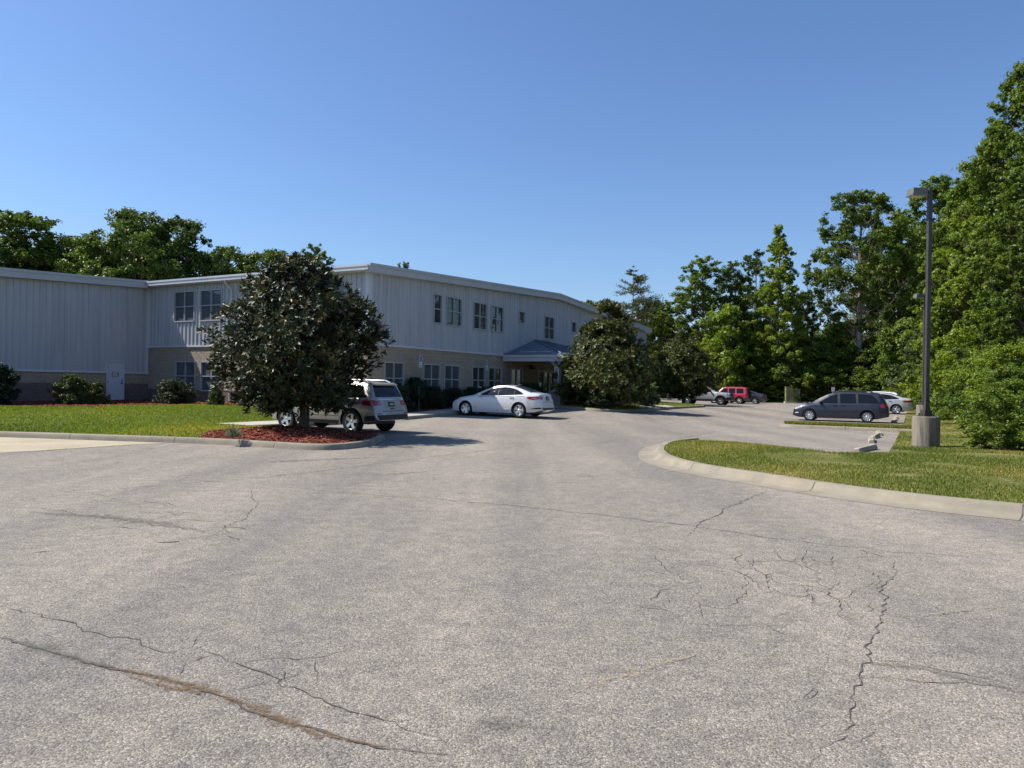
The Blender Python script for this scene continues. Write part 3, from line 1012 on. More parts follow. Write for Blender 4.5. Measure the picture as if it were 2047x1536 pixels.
# corner trims
for args in (((PG, DU, NG, -.07, .14, .03, .085, Z_SID + .05, Z_EAVE - .02), (PE, DV, NE, SW - .14, SW + .028, .03, .082, Z_SID + .05, Z_EAVE - .02)),
             ((PE, DV, NE, .08, .2, .03, .08, Z_SID + .05, Z_EAVE - .02),), ((PE, DU, NG, -.2, -.07, .03, .08, Z_WSID + .05, Z_EAVE - .05),)):
    mb = MB()
    for a_ in args: mb.obox(*a_)
    bpart(mb.build('corner_trim', M['trim'], bld))

# wing door
mb = MB(); a0, a1, z0, z1 = wd
mb.obox(PE, DU, NG, a0, a0 + .06, -.1, .06, z0, z1); mb.obox(PE, DU, NG, a1 - .06, a1, -.1, .06, z0, z1); mb.obox(PE, DU, NG, a0 + .06, a1 - .06, -.1, .058, z1 - .06, z1)
mb.obox(PE, DU, NG, a0 - .02, a1 + .02, -.1, .09, z1, z1 + .035)
bpart(mb.build('door_frame', M['door_paint'], bld))
mb = MB(); mb.obox(PE, DU, NG, a0 + .065, a1 - .065, -.06, .02, z0 + .01, z1 - .065)
door = bpart(mb.build('door', M['door_paint'], bld))
mb = MB()
mb.obox(PE, DU, NG, a1 - .17, a1 - .11, .02, .07, z0 + 1.0, z0 + 1.08); mb.obox(PE, DU, NG, a1 - .25, a1 - .11, .07, .09, z0 + 1.025, z0 + 1.055)
bpart(mb.build('handle', M['dark_metal'], door))
mb = MB(); mb.obox(PE, DU, NG, a1 - .17, a1 - .11, .02, .05, z0 + 1.16, z0 + 1.22); bpart(mb.build('deadbolt', M['dark_metal'], door))
for zz in (.25, 1.05, 1.85):
    mb = MB(); mb.obox(PE, DU, NG, a0 + .055, a0 + .085, .02, .064, z0 + zz, z0 + zz + .11); bpart(mb.build('hinge', M['dark_metal'], door))
mb = MB(); zs = z0 + 1.38; ac = (a0 + a1) / 2
mb.obox(PE, DU, NG, ac - .19, ac + .19, .02, .026, zs, zs + .27, 0)
for k in range(5): mb.obox(PE, DU, NG, ac - .15 + .02 * (k % 2), ac + .15 - .03 * (k % 3), .026, .028, zs + .22 - k * .045, zs + .242 - k * .045, 1)
bpart(mb.build('door_sign', [M['sign_brown'], M['sign_white']], door))

# roof slab, gable and eave fascias, gutter, downspout
mb = MB()


def roof_strip(s0, s1, t0, t1, th=.1, lift=.12):
    z0, z1 = roof_z(t0) + lift, roof_z(t1) + lift
    c = [B(s0, t0), B(s1, t0), B(s1, t1), B(s0, t1)]
    zs = [z0, z0, z1, z1]
    mb.hexa([(*p, z) for p, z in zip(c, zs)] + [(*p, z + th) for p, z in zip(c, zs)])


roof_strip(-45, .34, -WG - .3, -.34); roof_strip(-45, SW + .34, -.34, 20); roof_strip(-45, SW + .34, 20, GL + .3)
# standing seams seen edge-on
for k in range(0, 40):
    s = SW - .2 - k * .6
    t0 = -.3 if s > .3 else -WG
    mb.hexa([(*B(s - .02, t0), roof_z(t0) + .22), (*B(s + .02, t0), roof_z(t0) + .22), (*B(s + .02, 20), roof_z(20) + .22), (*B(s - .02, 20), roof_z(20) + .22),
             (*B(s - .02, t0), roof_z(t0) + .26), (*B(s + .02, t0), roof_z(t0) + .26), (*B(s + .02, 20), roof_z(20) + .26), (*B(s - .02, 20), roof_z(20) + .26)])
roof = bpart(mb.build('roof', M['roof'], bld))
def gable_fascia(s, t0, t1, lo, hi, b0, b1):
    c = [B(s + b0, t0), B(s + b1, t0), B(s + b1, t1), B(s + b0, t1)]
    za, zb = roof_z(t0), roof_z(t1)
    zs = [za, za, zb, zb]
    mb.hexa([(*p, z + lo) for p, z in zip(c, zs)] + [(*p, z + hi) for p, z in zip(c, zs)])


for s, t0, t1 in ((SW, -.45, 20), (SW, 20, GL + .4), (0, -WG - .4, -.36)):
    if t0 != 20: mb = MB()
    gable_fascia(s, t0, t1, -.12, .25, .345, .40)
    gable_fascia(s, t0, t1, .17, .29, .40, .44)
    gable_fascia(s, t0 + (.1 if s == SW else 0), t1, -.13, -.07, .03, .345)
    for k in range(1, 8):
        t = k * 5.4 - 2.2
        if s == SW and t0 <= t < t1 - .1: gable_fascia(SW, t, t + .05, -.11, .245, .40, .407)
        if s == 0 and t - 20 > -WG and t < 19: gable_fascia(0, t - 20, t - 19.95, -.11, .245, .40, .407)
    if t0 != -.45: bpart(mb.build('fascia', M['fascia'], roof))
mb = MB()
zg = roof_z(0) + .02
mb.obox(PE, DV, NE, .46, SW + .34, .36, .52, zg - .06, zg + .17)
mb.obox(PE, DV, NE, .46, SW + .34, .52, .545, zg + .1, zg + .195)
mb.obox(PE, DV, NE, .46, SW + .34, .03, .36, zg - .1, zg - .05)
bpart(mb.build('gutter', M['trim'], roof))
mb = MB()
ads = wx(466.5, 600, PE, DV)
q = lambda a, b, z: (PE[0] + DV[0] * a + NE[0] * b, PE[1] + DV[1] * a + NE[1] * b, z)
mb.tube([q(ads - .12, .45, zg - .04), q(ads - .12, .45, zg - .18), q(ads, .16, zg - .48), q(ads, .13, zg - .7), q(ads, .13, .35), q(ads, .4, .22)], .055, 8)
for zz in (1.5, 3.6, 5.4): mb.obox(PE, DV, NE, ads - .08, ads + .08, .0, .14, zz, zz + .05)
bpart(mb.build('downspout', M['trim'], roof, smooth=40))
mb = MB()
tv = -7.0
c = B(-2.5, tv); zv = roof_z(tv) + .2
mb.lathe([(.2, 0), (.2, .12), (.34, .14), (.34, .2), (.25, .27), (.0, .29)], 20, (c[0], c[1], zv))
bpart(mb.build('roof_vent', M['trim'], roof, smooth=40))

# hipped entrance canopy
ta = wx(1005, 712, PG, DU); tr = wx(1067.6, 690, PG, DU); LC = 3.95
zc = on_wall(1005, 708, PG, DU)[1]; zr = on_wall(1067.6, 680.5, PG, DU)[1]
tb = ta + 10.5


def G(a, b): return (PG[0] + DU[0] * a + NG[0] * b, PG[1] + DU[1] * a + NG[1] * b)


mb = MB()
rt = [(*G(ta, .03), zc), (*G(ta, LC), zc), (*G(tb, LC), zc), (*G(tb, .03), zc), (*G(tr, .07), zr), (*G(tb - (tr - ta), .07), zr)]
bt = [(x, y, z - .09) for x, y, z in rt[:4]]
mb.add(rt + bt, [(0, 4, 1), (1, 4, 5, 2), (2, 5, 3), (0, 1, 7, 6), (1, 2, 8, 7), (2, 3, 9, 8), (6, 7, 8, 9)])
# standing seams of the two visible slopes
for k in range(1, 9):
    f = k / 9
    e = Vector(rt[1]).lerp(Vector(rt[0]), f)
    top = Vector(rt[1]).lerp(Vector(rt[4]), 1 - f) if False else Vector(rt[4]).lerp(Vector(rt[1]), max(0, 1 - f))
    mb.tube([e + Vector((0, 0, .02)), Vector((top.x, top.y, top.z + .02))], .016, 4)
for k in range(0, 22):
    a = tr - 3.2 + k * .46
    if a < ta or a > tb: continue
    f = min(1, (a - ta) / (tr - ta)); g_ = min(1, max(0, (tb - a) / (tr - ta)))
    f = min(f, g_)
    e = Vector((*G(a, LC), zc + .02)); tp = Vector((*G(a, LC + (.07 - LC) * f), zc + (zr - zc) * f + .02))
    if f > .05: mb.tube([e, tp], .016, 4)
mb.tube([Vector(rt[1]) + Vector((0, 0, .03)), Vector(rt[4]) + Vector((0, 0, .03))], .05, 6)
mb.tube([Vector(rt[4]) + Vector((0, 0, .02)), Vector(rt[5]) + Vector((0, 0, .02))], .06, 6)
can = bpart(mb.build('canopy_roof', M['canopy_roof'], bld))
mb = MB()
mb.obox(PG, DU, NG, ta - .03, ta + .07, .03, LC - .05, zc - .45, zc - .095); mb.obox(PG, DU, NG, ta - .05, tb, LC - .05, LC + .05, zc - .45, zc - .1)
mb.obox(PG, DU, NG, ta - .1, ta - .03, .03, LC + .1, zc - .2, zc - .06); mb.obox(PG, DU, NG, ta - .1, tb, LC + .05, LC + .14, zc - .2, zc - .06)
mb.obox(PG, DU, NG, ta + .07, tb, .03, LC - .05, zc - .4, zc - .36)
mb.obox(PG, DU, NG, ta + .55, ta + .62, .9, 3.1, zc + .12, zc + .18)
bpart(mb.build('fascia', M['trim'], can))


def column(a, b):
    c = G(a, b)
    gz = float(terr(*c)) + .14
    pz = gz + .78
    mb = MB()
    h = .155
    mb.obox(c, DU, NG, -h, h, -h, h, pz + .13, zc - .7)
    # capital flares out to the beam
    def ring(r, z): return [(c[0] + DU[0] * x + NG[0] * y, c[1] + DU[1] * x + NG[1] * y, z) for x, y in ((-r, -r), (-r, r), (r, r), (r, -r))]
    mb.hexa(ring(h + .02, zc - .72) + ring(.34, zc - .455))
    mb.hexa(ring(.26, pz + .06) + ring(h + .03, pz + .16))
    col = bpart(mb.build('column', M['trim'], bld))
    mb, uv = MB(), []
    r = .33
    R4 = [(-r, -r), (r, -r), (r, r), (-r, r)]
    P = [(c[0] + DU[0] * x + NG[0] * y, c[1] + DU[1] * x + NG[1] * y) for x, y in R4]
    for i in range(4):
        A, Cc = P[i], P[(i + 1) % 4]
        mb.add([(*Cc, gz - .2), (*A, gz - .2), (*A, pz), (*Cc, pz)], [(0, 1, 2, 3)]); uv.append([(.66, 0), (0, 0), (0, 1), (.66, 1)])
    bpart(uv_mesh(mb, uv, 'pedestal', M['stone'], col))
    mb = MB(); mb.obox(c, DU, NG, -.38, .38, -.38, .38, pz, pz + .06)
    bpart(mb.build('pedestal_cap', M['walk'], col))
    return c, pz


cc, cpz = column(ta + .42, LC - .42)
column(tb - .42, LC - .42)
# lantern-like fixture hung on the near column
mb = MB()
for k in range(2):
    z = cpz + .75 + .0 * k
    mb.lathe([(.02, .5), (.05, .42), (.12, .36), (.09, .05), (.03, 0)], 8, (cc[0] + NE[0] * .26 - NG[0] * .0, cc[1] + NE[1] * .26, z))
    break
mb.tube([(cc[0] + NE[0] * .155, cc[1] + NE[1] * .155, cpz + 1.3), (cc[0] + NE[0] * .26, cc[1] + NE[1] * .26, cpz + 1.36), (cc[0] + NE[0] * .26, cc[1] + NE[1] * .26, cpz + 1.24)], .015, 5)
bpart(mb.build('wall_lantern', M['dark_metal'], bld))
# sliding entrance door
a0, a1, z0, z1 = dr
mb = MB()
mb.obox(PG, DU, NG, a0, a1, -.1, .05, z1 - .09, z1)
for f in (0, .27, .52, .75, .965): mb.obox(PG, DU, NG, a0 + (a1 - a0) * f, a0 + (a1 - a0) * f + .09, -.1, .048, z0, z1 - .09)
mb.obox(PG, DU, NG, a0 + .09, a1 - .09, -.1, .046, z0, z0 + .12)
ed = bpart(mb.build('entrance_door', M['frame'], bld))
mb, uv = MB(), []
mb.add([(*G(a1, -.04), z0), (*G(a0, -.04), z0), (*G(a0, -.04), z1), (*G(a1, -.04), z1)][::-1], [(0, 1, 2, 3)]); uv.append([(0, 0), (1, 0), (1, 1), (0, 1)])
bpart(uv_mesh(mb, uv, 'pane', M['pane_dark'], ed))
mb = MB()
al, zl = on_wall(1060.5, 735, PG, DU)
mb.obox(PG, DU, NG, al - .1, al + .1, 0, .2, zl - .12, zl + .14); mb.obox(PG, DU, NG, al - .16, al + .16, .2, .34, zl - .1, zl + .05)
bpart(mb.build('wall_light', M['dark_metal'], bld))


# ------------------------------------------------------------------ vehicles
def lerp_poly(poly, x):
    return float(np.interp(x, [p[0] for p in poly], [p[1] for p in poly]))


class Car:
    """body lofted from side profile, belt line and plan outline; panes, lamps and trim are laid on its skin.
    Local axes: x from nose to tail, z up, y across."""

    def __init__(s, root, sp):
        s.root, s.sp = root, sp
        L = sp['L']
        xs = sorted({*np.linspace(0, L, 90).round(4), *[p[0] for k in ('top', 'w') for p in sp[k]], .006, L - .006, .02, L - .02})
        xs = [x for x in xs if 0 <= x <= L]
        s.xs = [xs[0]]
        for x in xs[1:]:
            if x - s.xs[-1] > .004: s.xs.append(x)
        s.fine = np.linspace(0, L, 800)
        s.tab = {}
        for k, rad in (('top', .05), ('belt', .1), ('w', .06), ('roofw', .12), ('bot', .05)):
            y = np.interp(s.fine, [p[0] for p in sp[k]], [p[1] for p in sp[k]])
            n = max(1, int(rad / L * 800)); ker = np.hanning(2 * n + 3); ker /= ker.sum()
            pad = np.concatenate([np.full(n + 1, y[0]), y, np.full(n + 1, y[-1])])
            s.tab[k] = np.convolve(pad, ker, 'valid')
        s.body()

    def val(s, k, x): return float(np.interp(x, s.fine, s.tab[k]))

    def sec(s, x):
        T, Bz, W, Rw, zb = (s.val(k, x) for k in ('top', 'belt', 'w', 'roofw', 'bot'))
        zb = min(zb, T - .12)
        Bz = max(zb + .06, min(Bz, T - .025))
        h = T - Bz
        g = min(1, max(0, (h - .05) / .3))
        cr = .055 * g + min(.05, h * .8) * (1 - g)
        ry = (W - .16) * (1 - g) + Rw * g
        ry = min(ry, W - .05)
        ft = s.sp.get('tuck', .035)
        pts = [(0, zb), (W * .8, zb), (W - .04 - ft * .6, zb + .02), (W - ft * .6, zb + (Bz - zb) * .16), (W - .004, zb + (Bz - zb) * .42), (W, zb + (Bz - zb) * .6),
               (W - .012, zb + (Bz - zb) * .82), (W - .028, Bz - .025), (W - .05, Bz)]
        z1 = T - cr
        m = ((W - .05 + ry) / 2 + .018 * g, (Bz + z1 - .03) / 2)
        pts += [m, (ry + .004, z1 - .03 * g), (ry - .035, z1 + cr * .4), (ry * .55, T - cr * .16), (0, T)]
        return pts

    def body(s):
        n = 14
        mb = MB()
        vs, fs = [], []
        for x in s.xs:
            p = s.sec(x)
            vs += [(x, -y, z) for y, z in p] + [(x, y, z) for y, z in p[-2:0:-1]]
        m = 2 * n - 2
        for i in range(len(s.xs) - 1):
            for j in range(m):
                fs.append((i * m + j, i * m + (j + 1) % m, (i + 1) * m + (j + 1) % m, (i + 1) * m + j))
        fs.append(tuple(reversed(range(m)))); fs.append(tuple((len(s.xs) - 1) * m + j for j in range(m)))
        mb.add(vs, fs)
        me = mb.mesh('body', [s.sp['paint'], M['plastic']], 38)
        bm = bmesh.new(); bm.from_mesh(me); bmesh.ops.recalc_face_normals(bm, faces=bm.faces); bm.to_mesh(me)
        s.tree = BVHTree.FromBMesh(bm); bm.free()
        o = bpy.data.objects.new('body', me); COL.objects.link(o)
        r, W = s.sp['r'], max(p[1] for p in s.sp['w'])
        cut = MB()
        for xc in s.sp['axles']:
            for sd in (-1, 1):
                a = s.sp.get('arch', r + .055)
                y0, y1 = (W - .3, W + .3) if sd > 0 else (-W - .3, -W + .3)
                cut.lathe([(0, y0), (a, y0), (a, y1), (0, y1)], 28, (xc, 0, r), 'y', 1)
        cm = cut.mesh('cutter', [M['plastic'], M['plastic']])
        bm = bmesh.new(); bm.from_mesh(cm); bmesh.ops.remove_doubles(bm, verts=bm.verts, dist=1e-5); bmesh.ops.recalc_face_normals(bm, faces=bm.faces); bm.to_mesh(cm); bm.free()
        co = bpy.data.objects.new('cutter', cm); COL.objects.link(co)
        md = o.modifiers.new('arches', 'BOOLEAN'); md.operation = 'DIFFERENCE'; md.solver = 'EXACT'; md.object = co
        dg = bpy.context.evaluated_depsgraph_get()
        me2 = bpy.data.meshes.new_from_object(o.evaluated_get(dg))
        o.modifiers.clear(); o.data = me2
        bpy.data.objects.remove(co)
        me2.polygons.foreach_set('use_smooth', [True] * len(me2.polygons))
        me2.set_sharp_from_angle(angle=R(38))
        o.parent = s.root
        s.bodyo = o

    def patch(s, mb, poly, way, off=.006, m=0, grid=.09, sd=1, thick=None):
        """lay a polygon onto the skin: 'side' (x,z), 'rear'/'front' (y,z), 'top' (x,y)"""
        poly = [Vector(p) for p in poly]
        n = len(poly)
        dense = []
        for i in range(n):
            a, b_ = poly[i], poly[(i + 1) % n]
            k = max(1, int((b_ - a).length / grid))
            dense += [a.lerp(b_, j / k) for j in range(k)]
        xs = np.arange(min(p.x for p in dense) + grid / 2, max(p.x for p in dense), grid)
        ys = np.arange(min(p.y for p in dense) + grid / 2, max(p.y for p in dense), grid)
        Gd = np.stack(np.meshgrid(xs, ys), -1).reshape(-1, 2)
        if len(Gd): Gd = Gd[inside(Gd, [tuple(p) for p in dense])]
        pts = dense + [Vector(p) for p in Gd]
        nd = len(dense)
        v2, e2, f2, *_ = delaunay_2d_cdt(pts, [(i, (i + 1) % nd) for i in range(nd)], [], 1, 1e-6)
        out, hitn = [], Vector()
        for p in v2:
            if way == 'side': o_, d_ = Vector((p.x, 3 * sd, p.y)), Vector((0, -sd, 0))
            elif way == 'rear': o_, d_ = Vector((s.sp['L'] + 3, p.x, p.y)), Vector((-1, 0, 0))
            elif way == 'front': o_, d_ = Vector((-3, p.x, p.y)), Vector((1, 0, 0))
            else: o_, d_ = Vector((p.x, p.y, 4)), Vector((0, 0, -1))
            h = s.tree.ray_cast(o_, d_)
            if h[0] is None:
                h2 = s.tree.find_nearest(o_ + d_ * 3)
                out.append(h2[0] - d_ * off)
                continue
            nn = h[1]
            if nn.dot(d_) > 0: nn = -nn
            out.append(h[0] + nn * off)
        fs = []
        for f in f2:
            if len(f) < 3: continue
            a, b_, c = out[f[0]], out[f[1]], out[f[2]]
            d_ = {'side': Vector((0, sd, 0)), 'rear': Vector((1, 0, 0)), 'front': Vector((-1, 0, 0)), 'top': Vector((0, 0, 1))}[way]
            fs.append(tuple(f) if (b_ - a).cross(c - a).dot(d_) > 0 else tuple(reversed(f)))
        mb.add(out, fs, m)
        # rim folded back onto the skin gives the piece its thickness
        back = {'side': Vector((0, -sd, 0)), 'rear': Vector((-1, 0, 0)), 'front': Vector((1, 0, 0)), 'top': Vector((0, 0, -1))}[way] * (off + .012)
        rim = out[:nd]
        mb.add(rim + [p + back for p in rim], [(i, (i + 1) % nd, nd + (i + 1) % nd, nd + i) for i in range(nd)] , m)

    def part(s, name, items, mats, smooth=50, parent=None, **kw):
        mb = MB()
        for it in items: s.patch(mb, *it[:2], **(it[2] if len(it) > 2 else {}))
        return mb.build(name, mats, parent or s.root, smooth, **kw)

    def wheels(s):
        r, rr = s.sp['r'], s.sp['rim']
        W = max(p[1] for p in s.sp['w'])
        tw = .23
        tb, rm = MB(), MB()
        tb.lathe([(rr - .005, .02), (rr + .01, 0), (r - .03, -.006), (r - .006, .02), (r, .05), (r, tw - .05), (r - .006, tw - .02), (r - .03, tw), (rr, tw), (rr - .005, tw - .03)], 36, axis='y')
        rm.lathe([(rr + .004, .012), (rr - .012, .004), (rr - .025, .02), (rr - .03, .07)], 36, axis='y')
        rm.lathe([(0, .075), (rr - .03, .075)], 24, axis='y', m=1)
        ns, sty = s.sp.get('spokes', (5, 'wide'))
        for k in range(ns):
            a0 = 2 * math.pi * k / ns + .3
            fan = [(0, .5)] if sty != 'twin' else [(-.13, .34), (.13, .34)]
            for da, wd in fan:
                c, sn = math.cos(a0), math.sin(a0)
                r0, r1 = .03, rr - .018
                w0, w1 = (.05, rr * .2) if sty == 'wide' else ((.026, .03) if sty == 'thin' else (.022, .028))
                sh0, sh1 = (0, 0) if sty != 'twin' else (da * .12, da * rr * 1.5)
                P_ = lambda rad, sd, y: (c * rad - sn * sd, y, sn * rad + c * sd)
                v = [P_(r0, sh0 - w0, .03), P_(r1, sh1 - w1, .014), P_(r1, sh1 + w1, .014), P_(r0, sh0 + w0, .03),
                     P_(r0, sh0 - w0, .07), P_(r1, sh1 - w1, .07), P_(r1, sh1 + w1, .07), P_(r0, sh0 + w0, .07)]
                rm.add(v, [(0, 1, 2, 3), (0, 4, 5, 1), (3, 2, 6, 7), (1, 5, 6, 2)])
        rm.lathe([(0, .018), (.04, .02), (.055, .03), (.06, .06)], 16, axis='y')
        tm = tb.mesh('wheel', M['tyre'], 40)
        rmm = rm.mesh('rim', [s.sp.get('rimmat', M['alloy']), M['dark_alloy']], 30)
        for xc in s.sp['axles']:
            for sd in (-1, 1):
                o = link('wheel', tm, s.root)
                o.location = (xc, sd * (W - s.sp.get('inset', .035)), r)
                o.rotation_euler = (0, xc * 1.7, 0 if sd < 0 else math.pi)
                link('rim', rmm, o)

    def finish(s):
        sp = s.sp
        if 'trim' in sp:
            for sd in (-1, 1): s.part('window_trim', [(sp['trim'], 'side', dict(sd=sd, off=.007, grid=.06))], M['plastic'])
        for poly in sp['side_glass']:
            s.part('side_window', [(poly, 'side', dict(sd=-1, off=.015, grid=.06))], sp.get('glass', M['glass'])); s.part('side_window', [(poly, 'side', dict(sd=1, off=.015, grid=.06))], sp.get('glass', M['glass']))
        x0, x1, y0, y1 = sp['windshield']
        s.part('windshield', [([(x0, -y0), (x1, -y1), (x1, y1), (x0, y0)], 'top', {})], M['glass'])
        rg = sp['rear_glass']
        s.part('rear_window', [(rg[1], rg[0], {})], M['glass'])
        for sd in (-1, 1):
            it = [([(x, z) for x, z in p], 'side', dict(sd=sd, off=.008)) for p in sp.get('tail_side', [])]
            it += [([(sd * y, z) for y, z in p], 'rear', dict(off=.008)) for p in sp.get('tail_rear', [])]
            if it:
                tl = s.part('taillight', it, M['red_lens'])
                it = [([(sd * y, z) for y, z in p], 'rear', dict(off=.012, grid=.05)) for p in sp.get('tail_clear', [])] + [(p, 'side', dict(sd=sd, off=.012, grid=.05)) for p in sp.get('tail_clear_side', [])]
                if it: s.part('reversing_lens', it, M['pink_lens'], parent=tl)
            it = [(p, 'side', dict(sd=sd, off=.008)) for p in sp.get('head_side', [])] + [([(sd * y, z) for y, z in p], 'front', dict(off=.008)) for p in sp.get('head_front', [])]
            if it: s.part('headlight', it, sp.get('headmat', M['clear_lens']))
            for x, z in sp.get('handles', []):
                s.part('door_handle', [([(x - .11, z - .018), (x + .11, z - .014), (x + .11, z + .018), (x - .11, z + .014)], 'side', dict(sd=sd, off=.032))], sp.get('handlemat', sp['paint']))
            if 'mirror' in sp:
                x, z = sp['mirror']
                y = s.hit_y(x, z) 
                mb = MB()
                mb.lathe([(.0, -.1), (.07, -.09), (.095, -.03), (.1, .05), (.08, .1), (0, .11)], 12, (0, 0, 0))
                vs = [(x + v[0] * .75, sd * (y + .1) + v[2] * 1.05, z + .04 + v[1] * .85) for v in mb.v]
                m2 = MB(); m2.add(vs, mb.f)
                m2.box(x - .03, x + .04, min(sd * (y - .05), sd * (y + .08)), max(sd * (y - .05), sd * (y + .08)), z - .03, z + .02)
                m2.build('mirror', sp.get('mirrormat', sp['paint']), s.root, 50)
        # panel gaps drawn into the body's own mesh
        mb = MB()
        for sd in (-1, 1):
            for line in sp.get('seams', []):
                for a, b_ in zip(line[:-1], line[1:]):
                    a, b_ = Vector(a), Vector(b_)
                    n = Vector((-(b_ - a).y, (b_ - a).x)).normalized() * .007
                    s.patch(mb, [a - n, b_ - n, b_ + n, a + n], 'side', off=.0015, sd=sd, grid=.2)
        for poly in sp.get('rear_seams', []):
            for a, b_ in zip(poly[:-1], poly[1:]):
                a, b_ = Vector(a), Vector(b_)
                n = Vector((-(b_ - a).y, (b_ - a).x)).normalized() * .008
                s.patch(mb, [a - n, b_ - n, b_ + n, a + n], 'rear', off=.0015, grid=.2)
        if mb.f:
            gm = mb.mesh('gaps', [sp['paint'], M['plastic']]); gm.polygons.foreach_set('material_index', [1] * len(gm.polygons))
            bm = bmesh.new(); bm.from_mesh(s.bodyo.data); bm.from_mesh(gm); bm.to_mesh(s.bodyo.data); bm.free()
        for nm, items, mt in sp.get('extra', []): s.part(nm, items, mt)
        if 'plate' in sp:
            z, w_ = sp['plate'], .155
            pl = s.part('licence_plate', [([(-w_, z - .08), (w_, z - .08), (w_, z + .08), (-w_, z + .08)], 'rear', dict(off=.02))], M['plate'])
            s.part('plate_lettering', [([(-.1, z - .03), (.1, z - .03), (.1, z + .03), (-.1, z + .03)], 'rear', dict(off=.024))], M['plate_gold'], parent=pl)
        mb = MB()     # dark underbody between the wheels
        W = max(p[1] for p in sp['w'])
        mb.box(sp['axles'][0] - .3, sp['axles'][1] + .5, -W + .32, W - .32, sp.get('under', .17), sp.get('under', .17) + .2)
        for xc in sp['axles']: mb.tube([(xc, -W + .1, sp['r']), (xc, W - .1, sp['r'])], .045, 8)
        mb.build('underbody', M['plastic'], s.root)
        s.wheels()

    def hit_y(s, x, z):
        h = s.tree.ray_cast(Vector((x, 4, z)), Vector((0, -1, 0)))
        return h[0].y if h[0] else .8


def park(name, sp, wheel, axle, nose, lab, cat, group=None, scale=1.0, parts=True):
    """wheel: lot point under the near wheel; nose 'lawn' means the nose points to the building"""
    root = empty(name, label=lab, cat=cat, group=group)
    ax = V if nose == 'lawn' else -V              # from nose to tail
    W = max(p[1] for p in sp['w']) - .12
    xc = sp['axles'][axle] * scale
    p = Vector((wheel[0], wheel[1])) - ax * xc + U * (W * scale)
    ctr = p + ax * (sp['L'] * scale / 2)
    root.location = (p.x, p.y, float(terr(ctr.x, ctr.y)))
    yaw = sp.get('yaw', 0)
    root.rotation_euler = (0, 0, math.atan2(ax.y, ax.x))
    root.scale = (scale,) * 3
    c = Car(root, sp)
    c.finish()
    return root, c


